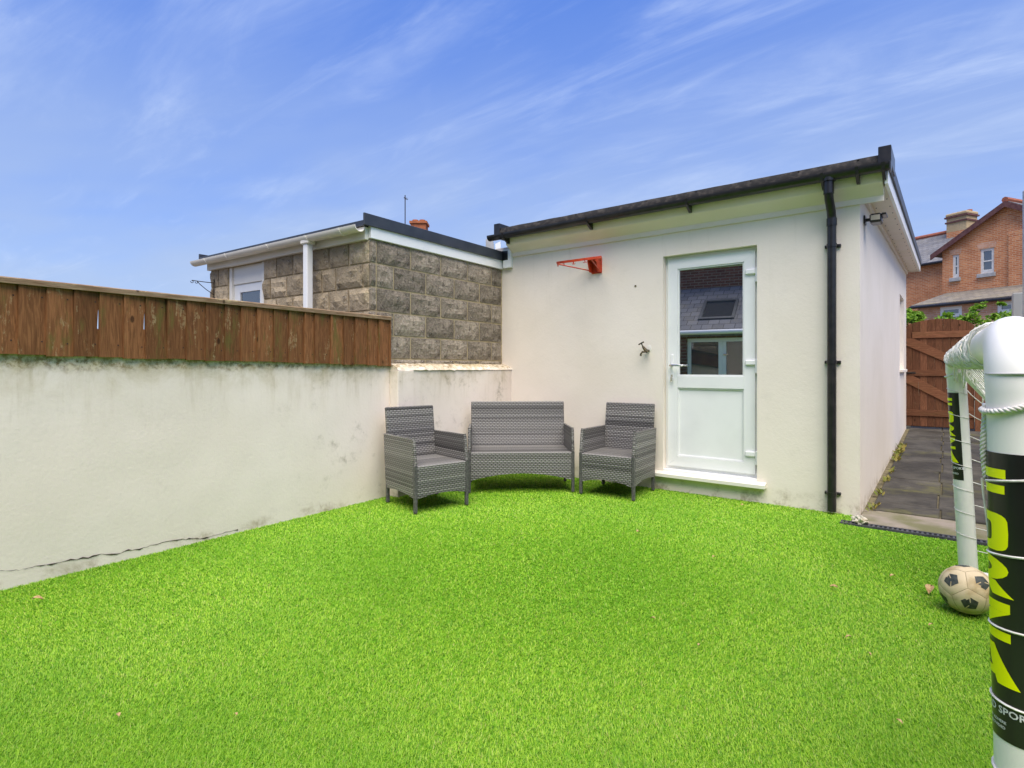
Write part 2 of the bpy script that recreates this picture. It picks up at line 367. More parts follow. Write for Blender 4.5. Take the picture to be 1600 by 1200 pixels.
def m_slate(name, c1, c2, w=0.25, h=0.2, moss=0.3):
    b = NB(name); uv = b.coord('UV'); br = b.n('ShaderNodeTexBrick'); br.inputs['Scale'].default_value = 1
    br.inputs['Brick Width'].default_value = w; br.inputs['Row Height'].default_value = h; br.inputs['Mortar Size'].default_value = 0.008
    br.inputs['Color1'].default_value = c1 + (1,); br.inputs['Color2'].default_value = c2 + (1,); br.inputs['Mortar'].default_value = tuple(x * 0.4 for x in c1) + (1,)
    b.l(uv, br.inputs['Vector']); n = b.noise(b.coord(), 2.5, 7, 0.7)
    col = b.mix(b.math('MULTIPLY', b.rng(n, 0.45, 0.7), moss), br.outputs['Color'], (0.26, 0.22, 0.14))
    inv = b.math('SUBTRACT', 1.0, br.outputs['Fac'])
    return b.done(col, 0.7, b.bump(inv, 0.5, 0.01), 0.3)
M['slate'] = m_slate('grey_slate', (0.13, 0.13, 0.14), (0.20, 0.195, 0.20))
M['slate_moss'] = m_slate('mossy_slate', (0.16, 0.14, 0.12), (0.24, 0.21, 0.17), moss=0.8)
M['tile_red'] = speck('red_ridge_tile', (0.36, 0.12, 0.07), (0.25, 0.09, 0.06), 8, 0.9)
M['terracotta'] = speck('terracotta', (0.42, 0.14, 0.06), (0.28, 0.10, 0.05), 7, 0.9)
M['maroon'] = speck('maroon_bargeboard', (0.10, 0.04, 0.04), (0.15, 0.07, 0.06), 8, 0.6)
M['stone_sill'] = speck('grey_stone_sill', (0.42, 0.42, 0.42), (0.34, 0.34, 0.33), 8, 0.9)

def m_weave():
    b = NB('grey_rattan_weave'); oi = b.n('ShaderNodeObjectInfo')
    uv = b.coord('UV'); sep = b.n('ShaderNodeSeparateXYZ'); b.l(uv, sep.inputs[0]); u, v = sep.outputs['X'], sep.outputs['Y']
    PV, PU = 0.0170, 0.037
    rv = b.math('DIVIDE', v, PV); row = b.math('FLOOR', rv); fv = b.math('FRACT', rv)
    par = b.math('MULTIPLY', b.math('MODULO', b.math('ABSOLUTE', row), 2.0), math.pi)
    ph = b.math('ADD', b.math('MULTIPLY', u, 2 * math.pi / PU), par)
    over = b.math('MULTIPLY_ADD', b.math('SINE', ph), 0.5, 0.5)
    prof = b.math('SINE', b.math('MULTIPLY', fv, math.pi)); prof = b.math('POWER', prof, 0.5)
    h = b.math('MULTIPLY', prof, b.math('MULTIPLY_ADD', over, 0.65, 0.35))
    ccx = b.n('ShaderNodeCombineXYZ'); b.l(b.math('FLOOR', b.math('DIVIDE', row, 3.0)), ccx.inputs[0]); b.l(oi.outputs['Random'], ccx.inputs[1])
    wn = b.n('ShaderNodeTexWhiteNoise', noise_dimensions='3D'); b.l(ccx.outputs[0], wn.inputs['Vector'])
    cc2 = b.n('ShaderNodeCombineXYZ'); b.l(row, cc2.inputs[0]); b.l(oi.outputs['Random'], cc2.inputs[1]); cc2.inputs[2].default_value = 5
    wn2 = b.n('ShaderNodeTexWhiteNoise', noise_dimensions='3D'); b.l(cc2.outputs[0], wn2.inputs['Vector'])
    t = b.math('ADD', b.math('MULTIPLY', wn.outputs['Value'], 0.40), b.math('MULTIPLY', wn2.outputs['Value'], 0.60))
    col = b.mix(t, (0.050, 0.046, 0.045), (0.30, 0.288, 0.275))
    col = b.mix(b.math('MULTIPLY', wn.outputs['Value'], 0.25), col, (0.24, 0.22, 0.19))
    gap = b.rng(h, 0.18, 0.46)
    col = b.mix(gap, (0.018, 0.017, 0.018), col)
    return b.done(col, 0.42, b.bump(h, 0.9, 0.006), 0.45)
M['weave'] = m_weave()
M['leg_wrap'] = speck('grey_wrapped_leg', (0.06, 0.058, 0.058), (0.12, 0.115, 0.112), 60, 0.5, 0.5, 200, 0.003, 0.4)

def m_turf():
    b = NB('artificial_turf_blade'); at = b.n('ShaderNodeAttribute'); at.attribute_name = 'rnd'; f = at.outputs['Fac']
    cr = b.n('ShaderNodeValToRGB'); e = cr.color_ramp
    e.elements[0].position = 0.0; e.elements[0].color = (0.075, 0.21, 0.012, 1)
    e.elements[1].position = 1.0; e.elements[1].color = (0.46, 0.43, 0.13, 1)
    for p, c in ((0.25, (0.178, 0.385, 0.018)), (0.55, (0.305, 0.545, 0.030)), (0.88, (0.455, 0.66, 0.058)), (0.96, (0.50, 0.64, 0.14))):
        x = e.elements.new(p); x.color = c + (1,)
    b.l(f, cr.inputs[0])
    pn = b.noise(b.coord(), 0.8, 4, 0.6)
    col = b.mix(b.rng(pn, 0.38, 0.68, 0, 0.45), cr.outputs[0], (0.135, 0.34, 0.015))
    b.done(col, 0.5, None, 0.25)
    tr = b.n('ShaderNodeBsdfTranslucent'); b.l(col, tr.inputs['Color'])
    mx = b.n('ShaderNodeMixShader'); mx.inputs[0].default_value = 0.28
    b.l(b.p.outputs[0], mx.inputs[1]); b.l(tr.outputs[0], mx.inputs[2]); b.l(mx.outputs[0], b.out.inputs['Surface'])
    return b.m
M['turf'] = m_turf()
M['turf_base'] = speck('turf_backing', (0.10, 0.27, 0.012), (0.16, 0.36, 0.02), 60, 0.95, 0.6, 240, 0.006, 0.1)
M['soil'] = speck('bare_ground', (0.10, 0.085, 0.06), (0.15, 0.13, 0.10), 2, 0.95)
def m_slab():
    b = NB('damp_paving_slab'); oi = b.n('ShaderNodeObjectInfo'); v = b.coord()
    n1 = b.noise(v, 2.2, 7, 0.7); n2 = b.noise(b.coord(scale=(0.5, 3, 1)), 18, 6, 0.7); n3 = b.noise(v, 90, 4)
    col = b.mix(b.rng(n1, 0.35, 0.68), (0.036, 0.033, 0.029), (0.085, 0.078, 0.068))
    col = b.mix(b.math('MULTIPLY', b.rng(n2, 0.5, 0.7), 0.4), col, (0.16, 0.14, 0.12))
    col = b.mix(b.math('MULTIPLY', b.rng(b.noise(b.coord(loc=(5, 3, 2)), 1.7, 7, 0.7), 0.53, 0.7), 0.55), col, (0.13, 0.125, 0.04))
    hsv = b.n('ShaderNodeHueSaturation'); b.l(col, hsv.inputs['Color']); b.l(b.math('MULTIPLY_ADD', oi.outputs['Random'], 0.4, 0.8), hsv.inputs['Value'])
    return b.done(hsv.outputs[0], b.rng(n1, 0.3, 0.7, 0.65, 0.9), b.bump(n3, 0.5, 0.006), 0.15)
M['slab'] = m_slab()
M['concrete'] = speck('mossy_concrete', (0.27, 0.23, 0.19), (0.15, 0.145, 0.075), 3.0, 0.92, 0.4, 90, 0.004, 0.15)
M['joint'] = speck('sandy_joint', (0.10, 0.085, 0.05), (0.19, 0.16, 0.09), 14, 0.95)
M['drain'] = speck('grey_drain', (0.05, 0.052, 0.06), (0.08, 0.08, 0.09), 8, 0.5)
M['crack'] = speck('dark_crack', (0.030, 0.024, 0.018), (0.09, 0.07, 0.045), 25, 0.95)  # dark brown of the crack itself, wear in the boundary wall render
M['post'] = m_upvc('goal_plastic', (0.84, 0.82, 0.78))
M['net'] = speck('white_cord', (0.80, 0.78, 0.74), (0.62, 0.59, 0.53), 60, 0.85)
M['label'] = speck('black_label', (0.013, 0.012, 0.013), (0.02, 0.019, 0.02), 3, 0.28, 0.02, 20, 0.001, 0.5)
M['neon'] = speck('neon_yellow_print', (0.93, 0.98, 0.0), (0.90, 0.96, 0.0), 3, 0.4, 0.0)
M['print_white'] = speck('white_print', (0.75, 0.75, 0.74), (0.7, 0.7, 0.7), 3, 0.5, 0.0)
M['ball'] = speck('scuffed_ball_panel', (0.64, 0.52, 0.33), (0.40, 0.29, 0.14), 14, 0.55, 0.2, 240, 0.001, 0.3, 0.4, 0.72)
M['ball_seam'] = speck('ball_seam', (0.22, 0.16, 0.08), (0.30, 0.22, 0.12), 30, 0.8)
M['ball_mark'] = speck('faded_black_print', (0.035, 0.042, 0.038), (0.07, 0.075, 0.065), 60, 0.5)
M['leaf_dry'] = speck('dry_leaf', (0.36, 0.22, 0.10), (0.56, 0.42, 0.22), 60, 0.8, 0.2)
M['crumple'] = speck('dirty_white_plastic', (0.62, 0.58, 0.50), (0.42, 0.36, 0.26), 25, 0.5)
def m_leaf(name, c1, c2):
    b = NB(name); oi = b.noise(b.coord(), 11, 3)
    col = b.mix(b.rng(oi, 0.35, 0.65), c1, c2); b.done(col, 0.55, None, 0.3)
    tr = b.n('ShaderNodeBsdfTranslucent'); b.l(col, tr.inputs['Color']); mx = b.n('ShaderNodeMixShader'); mx.inputs[0].default_value = 0.3
    b.l(b.p.outputs[0], mx.inputs[1]); b.l(tr.outputs[0], mx.inputs[2]); b.l(mx.outputs[0], b.out.inputs['Surface']); return b.m
M['leaf'] = m_leaf('green_leaf', (0.12, 0.26, 0.025), (0.26, 0.42, 0.035))
M['weed'] = m_leaf('weed_leaf', (0.16, 0.20, 0.03), (0.30, 0.24, 0.06))
M['bark'] = speck('bark', (0.10, 0.07, 0.045), (0.16, 0.12, 0.08), 12, 0.95)
M['lamp_lens'] = speck('lamp_lens', (0.45, 0.42, 0.36), (0.55, 0.5, 0.42), 6, 0.25)

# ------------------------------------------------------------------ layout constants
BY = 5.37                       # front face of the outbuilding
BXL, BXR = -4.25, -0.56; BXW = -4.50         # its left end and its corner
BEND = 12.0                     # its far end / the gate
WL0 = Vector((-4.047, 0, 0)); WLA = math.atan(0.0378)     # boundary wall line: origin and turn
LM = Matrix.Translation(WL0) @ Matrix.Rotation(WLA, 4, 'Z'); LI = LM.inverted()
LN = (LM.to_3x3() @ Vector((1, 0, 0)))
def loc_y(px, off=0.0):         # distance along the boundary wall seen at column px (plane at local x = off)
    return (LI @ on_plane(px, HOR, LM @ Vector((off, 0, 0)), LN)).y
def path_z(y): return max(0.0, (y - 5.3)) * 0.0245

# ------------------------------------------------------------------ setting: ground, lawn, path
def sheet(name, pts, mat, kind='structure', th=None):
    bm = bmesh.new(); f = bm.faces.new([bm.verts.new(p) for p in pts])
    return tag(bm_obj(name, bm, mat), kind=kind)
sheet('ground', [(-300, -300, -0.06), (300, -300, -0.06), (300, 300, -0.06), (-300, 300, -0.06)], M['soil'])
lawn = sheet('lawn', [(-4.3, -2.6, -0.012), (1.6, -2.6, -0.012), (1.6, 4.985, -0.012), (-0.6, 5.03, -0.012), (-0.62, 5.4, -0.012), (-4.5, 5.4, -0.012)], M['turf_base'])

def build_turf():
    """pile of the artificial turf: bent blades, denser where they are seen larger"""
    cells = []
    step = 0.1
    xs = np.arange(-4.35, 1.6, step); ys = np.arange(-2.6, 5.4, step)
    P = []; D = []
    for x in xs:
        for y in ys:
            cx, cy = x + step / 2, y + step / 2
            xl = -4.047 - 0.0378 * cy
            if cx < xl - 0.05: continue
            if cy > 5.0 and cx > -0.58: continue
            t = cx * FW.x + cy * FW.y; la = cx * RT.x + cy * RT.y
            d = math.hypot(t, la)
            vis = t > 0.8 and abs(la) < t * 0.95 + 0.5
            dens = 3000 if not vis else min(80000, max(13500, 80000 * (1.75 / max(t, 0.9)) ** 1.9))
            k = int(dens * step * step + random.random())
            P.append(np.column_stack((x + np.random.rand(k) * step, y + np.random.rand(k) * step)))
            D.append(np.full(k, max(t, 1.2)))
    P = np.concatenate(P); D = np.concatenate(D)
    xl = -4.047 - 0.0378 * P[:, 1]
    ok = (P[:, 0] > xl + 0.004) & (P[:, 1] < np.where(P[:, 0] > -0.60, 5.0 - 0.02 * P[:, 0], BY - 0.004))
    P = P[ok]; D = D[ok]; n = len(P)
    az = np.random.rand(n) * 2 * np.pi
    # a shared lay direction that drifts slowly makes the brushed patches of real turf
    lay = 2.2 + 1.1 * np.sin(P[:, 0] * 1.3 + 0.7) + 0.9 * np.sin(P[:, 1] * 1.7)
    mixl = np.random.rand(n) < 0.35; az = np.where(mixl, lay + np.random.randn(n) * 0.5, az)
    H = 0.0095 + np.random.rand(n) * 0.0075; W = (0.0008 + np.random.rand(n) * 0.0006) * np.clip(D / 2.0, 0.85, 2.6)
    lean = 0.35 + np.random.rand(n) * 1.1
    dx, dy = np.cos(az), np.sin(az); wx, wy = -dy, dx
    base = np.column_stack((P, np.full(n, -0.014)))
    mid = base + np.column_stack((dx * H * 0.35 * lean, dy * H * 0.35 * lean, H * 0.62))
    tip = base + np.column_stack((dx * H * 1.0 * lean, dy * H * 1.0 * lean, H * (1.0 - 0.12 * lean)))
    w = np.column_stack((wx * W, wy * W, np.zeros(n)))
    V = np.stack((base - w, base + w, mid + w * 0.9, mid - w * 0.9, tip), axis=1).reshape(-1, 3)
    me = bpy.data.meshes.new('artificial_grass')
    o5 = np.arange(n) * 5
    quads = np.stack((o5, o5 + 1, o5 + 2, o5 + 3), 1); tris = np.stack((o5 + 3, o5 + 2, o5 + 4), 1)
    loops = np.concatenate((quads.ravel(), tris.ravel())).astype(np.int32)
    starts = np.concatenate((np.arange(n) * 4, 4 * n + np.arange(n) * 3)).astype(np.int32)
    me.vertices.add(5 * n); me.vertices.foreach_set('co', V.ravel().astype(np.float32))
    me.loops.add(len(loops)); me.loops.foreach_set('vertex_index', loops)
    me.polygons.add(2 * n); me.polygons.foreach_set('loop_start', starts)
    me.update(calc_edges=True)
    a = me.attributes.new('rnd', 'FLOAT', 'POINT')
    a.data.foreach_set('value', np.repeat(np.random.rand(n), 5).astype(np.float32))
    me.polygons.foreach_set('use_smooth', [True] * (2 * n))
    me.materials.append(M['turf'])
    o = bpy.data.objects.new('artificial_grass', me); C.objects.link(o)
    tag(o, 'bright green artificial turf pile covering the yard', 'grass', kind='stuff')
build_turf()

def build_path():
    # bed
    bm = bmesh.new()
    ys = [5.12, 8, BEND + 0.3, 16]
    a = [bm.verts.new((BXR - 0.02, y, path_z(y) - 0.022)) for y in ys]; b = [bm.verts.new((1.5, y, path_z(y) - 0.022)) for y in ys]
    for i in range(len(ys) - 1): bm.faces.new((a[i], b[i], b[i + 1], a[i + 1]))
    p = tag(bm_obj('path', bm, M['joint']), kind='structure')
    # concrete lip along the drain, then rows of slabs
    box('concrete_strip', (BXR + 0.004, 5.125, -0.05), (1.5, 5.62, 0.004), M['concrete'], p, 0.006)
    y = 5.632; row = 0
    while y < BEND + 0.9:
        dep = random.choice([0.45, 0.6, 0.6]) if row else 0.33
        xs = [BXR + 0.05, -0.04, 0.55, 1.1, 1.5] if row % 2 == 0 else [BXR + 0.05, -0.06, 0.5, 1.05, 1.5]
        for i in range(4):
            x0, x1 = xs[i] + 0.006, xs[i + 1] - 0.006
            t = random.uniform(-0.004, 0.004); z = path_z(y + dep / 2)
            bm = bmesh.new(); add_box(bm, (x0, y + 0.006, -0.035), (x1, y + dep - 0.006, 0.0), 0.006)
            for v in bm.verts:
                v.co.z += path_z(v.co.y) + t + random.uniform(-0.0015, 0.0015)
            bm_obj('slab', bm, M['slab'], p)
        y += dep; row += 1
    return p
path = build_path()

# drainage channel between turf and path
def build_drain():
    d = empty('drain_channel', (-0.66, 5.075, 0)); tag(d, 'narrow grey slotted drain channel between turf and path', 'drain')
    L = 2.06
    box('channel', (0, -0.045, -0.06), (L, 0.035, -0.012), M['rubber'], d)
    for s in (-0.045, 0.027): box('edge_bar', (0, s, -0.0118), (L, s + 0.012, 0.004), M['drain'], d)
    n = int(L / 0.03)
    for i in range(n):
        box('grate_bar', (i * 0.03 + 0.004, -0.0328, -0.0119), (i * 0.03 + 0.017, 0.0268, 0.002), M['drain'], d)
build_drain()

# ------------------------------------------------------------------ rendered boundary wall on the left
Y_STEP = loc_y(609)
def build_boundary_wall():
    w = empty('boundary_wall'); w.matrix_world = LM
    tag(w, 'cream rendered boundary wall, cracked along its foot and stained below the fence', 'wall')
    yE = 5.45
    def run(name, x0, y0, y1, z0, z1, seed):
        bm = bmesh.new(); n = int((y1 - y0) / 0.09); K = 14; rows = []
        for i in range(n + 1):
            y = y0 + (y1 - y0) * i / n; top = z0 + (z1 - z0) * i / n + 0.007 * mnoise.noise((y * 6, seed, 0)) + 0.005 * mnoise.noise((y * 17, seed, 1))
            r = []
            for k in range(K + 1):
                z = -0.06 + (top + 0.06) * k / K
                x = x0 + 0.010 * mnoise.noise((y * 1.1, z * 1.3, seed)) + 0.004 * mnoise.noise((y * 5, z * 5, seed + 3))
                r.append(bm.verts.new((x, y, z)))
            r.append(bm.verts.new((x0 - 0.02, y, top + 0.012)))
            r.append(bm.verts.new((x0 - 0.20, y, top + 0.016))); r.append(bm.verts.new((x0 - 0.20, y, -0.06)))
            rows.append(r)
        for i in range(n):
            for k in range(len(rows[0]) - 1): bm.faces.new((rows[i][k], rows[i + 1][k], rows[i + 1][k + 1], rows[i][k + 1]))
        bm.faces.new(rows[0]); bm.faces.new(rows[-1][::-1])
        return bm_obj(name, bm, M['wall'], w, autosmooth=35)
    run('wall_face', 0.0, -2.55, Y_STEP, 1.345, 1.228, 2.0)
    run('thicker_wall_face', 0.10, Y_STEP + 0.0005, yE, 1.195, 1.185, 9.0)
    # raised band beside the step
    yb = Y_STEP - 0.006; yc = loc_y(645, 0.10)
    box('render_band', (0.012, yb, -0.05), (0.118, yc, 1.178), M['wall'], w, 0.006)
    # mortar fillet between the wall top and the blockwork
    bm = bmesh.new(); n = 40; prof = None; rows = []
    for i in range(n + 1):
        y = Y_STEP - 0.004 + (yE - Y_STEP - 0.04) * i / n
        j = lambda s: 0.008 * mnoise.noise((y * 14, s, 3))
        rows.append([bm.verts.new((-0.050, y, 1.250 + j(0))), bm.verts.new((0.03 + j(5), y, 1.232 + j(1))), bm.verts.new((0.095 + j(6), y, 1.208 + j(2))), bm.verts.new((0.115 + j(4), y, 1.180 + j(9))), bm.verts.new((-0.050, y, 1.165))])
    for i in range(n):
        for k in range(4): bm.faces.new((rows[i][k], rows[i + 1][k], rows[i + 1][k + 1], rows[i][k + 1]))
    bm.faces.new(rows[0]); bm.faces.new(rows[-1][::-1])
    bm_obj('mortar_fillet', bm, M['wall'], w, autosmooth=50)
    # the crack
    pts = [(0, 891), (25, 891), (40, 889), (55, 885), (80, 881), (110, 875), (138, 871), (158, 866), (182, 866), (200, 860), (218, 858), (235, 852), (262, 846), (285, 843), (300, 842), (312, 842), (335, 836), (352, 832), (372, 828)]
    pts = [(a[0] + (b[0] - a[0]) * t / 3.0, a[1] + (b[1] - a[1]) * t / 3.0) for a, b in zip(pts, pts[1:]) for t in range(3)] + [pts[-1]]
    up = []; dn = []
    for i, (px, py) in enumerate(pts):
        q = LI @ on_plane(px, py, LM @ Vector((0.0, 0, 0)), LN)
        wd = (0.0010 if i < 9 or i > 54 else 0.0036) * random.choice([0.35, 0.6, 1.0, 1.5]); q.z += random.uniform(-0.004, 0.004)
        up.append((q.y, q.z + wd)); dn.append((q.y, q.z - wd * 0.8))
    bm = bmesh.new()
    def wx(y, z): return 0.010 * mnoise.noise((y * 1.1, z * 1.3, 2.0)) + 0.004 * mnoise.noise((y * 5, z * 5, 5.0)) + 0.0035
    U = [bm.verts.new((wx(y, z), y, z)) for y, z in up]; Dn = [bm.verts.new((wx(y, z), y, z)) for y, z in dn]
    for i in range(len(U) - 1): bm.faces.new((U[i], U[i + 1], Dn[i + 1], Dn[i]))
    bm_obj('crack', bm, M['crack'], w)
    return w
build_boundary_wall()

# ------------------------------------------------------------------ timber fence standing on the wall
def build_fence():
    f = empty('timber_fence'); f.matrix_world = LM @ Matrix.Translation((0.045, 0, 0))
    tag(f, 'brown stained fence of upright boards with a weathered capping rail on the wall', 'fence')
    edges = [27, 71, 114, 154, 192, 226, 260, 290, 320, 350, 375.5, 400, 426, 450, 474, 490, 515, 535, 553, 573.5, 590, 607]
    ys = [loc_y(p, 0.02) for p in edges]
    y = ys[0]
    pre = []
    while y > -2.4: y -= 0.127; pre.append(y)
    ys = pre[::-1] + ys
    k0 = len(pre)
    ztop = lambda y: 1.695 - 0.004 * (y - 0.7)
    zbot = lambda y: 1.268 - 0.0195 * (y - 0.7) + 0.008
    # slits where daylight shows: board index -> (z0, z1, width) taken off the far edge
    notch = {k0 + 2: (1.655, 1.69, 0.008), k0 + 1: (1.43, 1.52, 0.0), k0 + 4: (1.44, 1.56, 0.005), k0 + 5: (1.655, 1.672, 0.011)}
    notch[k0 + 2] = (1.43, 1.55, 0.006)
    for i in range(len(ys) - 1):
        y0, y1 = ys[i] + 0.0015, ys[i + 1] + 0.006
        zb = zbot(y0) + random.uniform(-0.006, 0.004); zt = ztop(y0) - 0.035
        bow = random.uniform(-0.004, 0.004)
        x0, x1 = -0.030, -0.018 + bow * 0.5          # feathered: thick edge proud, thin edge behind the next board
        pr = [(y0, zb), (y1, zb)]
        if i in notch and notch[i][2] > 0:
            a, b_, wd = notch[i]; gap = 0.0075 + wd
            pr += [(y1, a), (y1 - gap, a + 0.01), (y1 - gap * 0.6, b_), (y1, b_ + 0.004)]
        pr += [(y1, zt), (y0, zt)]
        bm = bmesh.new()
        fx = lambda yy: x1 + 0.009 - 0.017 * (yy - y0) / (y1 - y0) - (0.0)
        A = [bm.verts.new((fx(yy), yy, zz)) for yy, zz in pr]; B = [bm.verts.new((x0 - 0.004, yy, zz)) for yy, zz in pr]
        bm.faces.new(A); bm.faces.new(B[::-1]); n = len(A)
        for k in range(n): bm.faces.new((A[k], B[k], B[(k + 1) % n], A[(k + 1) % n]))
        bm_obj('board', bm, M['board'], f)
        if i >= k0 - 1:
            for zn in (zb + 0.075, zt - 0.06):
                yn = y0 + (y1 - y0) * random.choice([0.75, 0.82]); xn = fx(yn)
                bm = bmesh.new(); add_tube(bm, [(xn - 0.004, yn, zn), (xn + 0.0012, yn, zn)], 0.0042, 7); bm_obj('nail', bm, M['iron'], f)
    ya, yb = ys[0] - 0.05, ys[-1] + 0.012
    bm = bmesh.new(); n = 60; rows = []
    for i in range(n + 1):
        y = ya + (yb - ya) * i / n; z = ztop(y); j = 0.0022 * mnoise.noise((y * 8, 0, 0))
        rows.append([bm.verts.new(c) for c in ((0.004 + j, y, z - 0.034), (0.006 + j, y, z - 0.006), (0.0 + j, y, z + j), (-0.060, y, z + 0.004 + j), (-0.064, y, z - 0.034))])
    for i in range(n):
        for k in range(5): bm.faces.new((rows[i][k], rows[i + 1][k], rows[i + 1][(k + 1) % 5], rows[i][(k + 1) % 5]))
    bm.faces.new(rows[0]); bm.faces.new(rows[-1][::-1])
    bm_obj('capping_rail', bm, M['rail'], f)
    box('end_post', (-0.050, ys[-1] + 0.0062, zbot(3.5) - 0.006), (-0.012, ys[-1] + 0.024, ztop(3.5) - 0.035), M['board'], f, 0.002)
    for z in (1.36, 1.58): box('back_rail', (-0.075, ya, z), (-0.036, yb - 0.32, z + 0.045), M['rail'], f)
build_fence()

# ------------------------------------------------------------------ neighbour's block garage
def rock_block(name, w, h, d, mat, parent, seed, rough=1.0):
    """pitched-face block, front towards +x of its own frame; origin at its lower near corner"""
    nu, nz = 7, 4
    bm = bmesh.new(); g = []
    for i in range(nu + 1):
        r = []
        for k in range(nz + 1):
            u, z = w * i / nu, h * k / nz
            e = min(i, nu - i, 2) / 2 * 0.6 + 0.4; e2 = min(k, nz - k, 1)
            edge = (i in (0, nu)) or (k in (0, nz))
            x = d + (0.0 if edge else rough * (0.005 + 0.020 * (0.5 + mnoise.noise((u * 9 + seed * 7.3, z * 11, seed))) + 0.010 * mnoise.noise((u * 30, z * 30, seed))))
            ju = 0 if edge else 0.006 * mnoise.noise((u * 40, z * 40, seed + 5))
            r.append(bm.verts.new((x, u + ju, z + ju)))
        g.append(r)
    for i in range(nu):
        for k in range(nz):
            a, b, c, e = g[i][k], g[i + 1][k], g[i + 1][k + 1], g[i][k + 1]
            if (i + k + int(seed)) % 2: bm.faces.new((a, b, c)); bm.faces.new((a, c, e))
            else: bm.faces.new((a, b, e)); bm.faces.new((b, c, e))
    bk = [bm.verts.new(c) for c in ((0, 0, 0), (0, w, 0), (0, w, h), (0, 0, h))]
    bm.faces.new(bk)
    bot = [g[i][0] for i in range(nu + 1)]; top = [g[i][nz] for i in range(nu + 1)]; l = [g[0][k] for k in range(nz + 1)]; rr = [g[nu][k] for k in range(nz + 1)]
    bm.faces.new(bot[::-1] + [bk[0], bk[1]]); bm.faces.new(top + [bk[2], bk[3]]); bm.faces.new(l + [bk[3], bk[0]]); bm.faces.new(rr[::-1] + [bk[1], bk[2]])
    return bm_obj(name, bm, mat, parent)
def build_garage():
    g = empty('block_garage'); g.matrix_world = LM
    tag(g, 'flat roofed stone block garage behind the timber fence, with white gutter', 'garage')
    X0 = -0.040                                   # mortar plane of the face towards the yard
    yc = loc_y(579, X0)                           # corner
    yE = 5.42; zT = 2.392; H = 0.222; xL = X0 - 2.90
    FYm = yc                                      # mortar plane of the front face (towards the camera side)
    # body in mortar colour, with a door opening in the front
    fr = LM.to_3x3() @ Vector((0, -1, 0)); fP = LM @ Vector((0, yc, 0))
    fx = lambda px: (LI @ on_plane(px, HOR, fP, fr)).x
    dl, dr = fx(357.5), fx(412.5)
    bm = bmesh.new()
    grid_wall(bm, [xL, dl, dr, X0], [-0.05, 0.1, 2.38, zT], {(1, 1)}, (0, yc, 0), (1, 0, 0), (0, -1, 0), 0.12)
    bm_obj('front_wall_core', bm, M['mortar'], g)
    box('side_wall_core', (X0 - 0.12, yc + 0.121, -0.05), (X0, yE, zT), M['mortar'], g)
    box('far_wall_core', (xL, yc + 0.121, -0.05), (xL + 0.12, yE + 2, zT), M['mortar'], g)
    box('inner_floor', (xL + 0.121, yc + 0.121, -0.05), (X0 - 0.121, yE, 0.02), M['mortar'], g)
    J = 0.017
    # blocks of the yard face
    for r in range(6):
        z1 = zT - 0.004 - r * H; z0 = z1 - H + J
        if r == 5: z0 = max(z0, 1.215)
        y = yc - 0.012; first = 0.085 if r % 2 == 0 else 0.085
        wds = [first] + ([0.44] * 6 if r % 2 == 0 else [0.215] + [0.44] * 6)
        for k, wd in enumerate(wds):
            ww = min(wd, yE - 0.055 - y)
            if ww < 0.05: break
            o = rock_block('block', ww - J, z1 - z0, 0.008, M['block_dark'], g, r * 13.1 + k * 3.7, 0.75)
            o.location = (X0 - 0.003, y, z0); y += ww
    # blocks of the front face (turned: local +x of the block -> -y)
    for r in range(5):
        z1 = zT - 0.004 - r * H; z0 = z1 - H + J
        x = X0 - (0.0 if r % 2 == 0 else 0.0)
        wds = [0.30, 0.30, 0.30, 0.30, 0.30, 0.30, 0.30] if r % 2 == 0 else [0.095, 0.40, 0.22, 0.30, 0.30, 0.30, 0.30]
        for k, wd in enumerate(wds):
            if x - 0.05 < dr: break
            ww = min(wd, x - dr - 0.004)
            if ww < 0.05: break
            o = rock_block('block', ww - J, z1 - z0, 0.012, M['block_light'], g, 100 + r * 7.9 + k * 2.3, 1.15)
            o.rotation_euler = (0, 0, R(-90)); o.location = (x - ww + J / 2, yc + 0.003, z0); x -= ww
        x = dl
        for k, wd in enumerate([0.22, 0.30] if r % 2 == 0 else [0.34, 0.3]):
            ww = min(wd, x - xL)
            if ww < 0.05: break
            o = rock_block('block', ww - J, z1 - z0, 0.012, M['block_light'], g, 200 + r * 5.9 + k * 2.9, 1.0)
            o.rotation_euler = (0, 0, R(-90)); o.location = (x - ww + J / 2, yc + 0.003, z0); x -= ww
    # door in the front: white frame, panel over, leaf with a small pane
    d = empty('door'); d.parent = g; d.location = (dl, yc + 0.035, 0)
    W = dr - dl
    box('frame_post', (0, -0.03, 0.1), (0.055, 0.04, 2.379), M['upvc_warm'], d, 0.004)
    box('frame_post', (W - 0.055, -0.03, 0.1), (W, 0.04, 2.379), M['upvc_warm'], d, 0.004)
    box('top_panel', (0.0555, -0.01, 2.175), (W - 0.0555, 0.03, 2.379), M['upvc_warm'], d, 0.003)
    bm = bmesh.new(); w0, w1 = 0.056, W - 0.056
    grid_wall(bm, [w0, w0 + 0.12, w1 - 0.09, w1], [0.11, 1.05, 2.08, 2.173], {(1, 1)}, (0, 0.005, 0), (1, 0, 0), (0, -1, 0), 0.04)
    bm_obj('leaf', bm, M['upvc'], d)
    box('pane', (w0 + 0.1205, 0.02, 1.0505), (w1 - 0.0905, 0.026, 2.0795), M['glass_far'], d)
    # roof: deck, fascias, dark trims, white gutter with its pipe
    zr = 2.605
    box('fascia', (X0 - 0.01, yc - 0.02, zT + 0.001), (X0 + 0.030, yE - 0.062, zr - 0.02), M['upvc'], g, 0.003)
    box('front_fascia', (xL, yc - 0.055, zT - 0.012), (X0 - 0.0105, yc - 0.012, 2.495), M['upvc_warm'], g, 0.003)
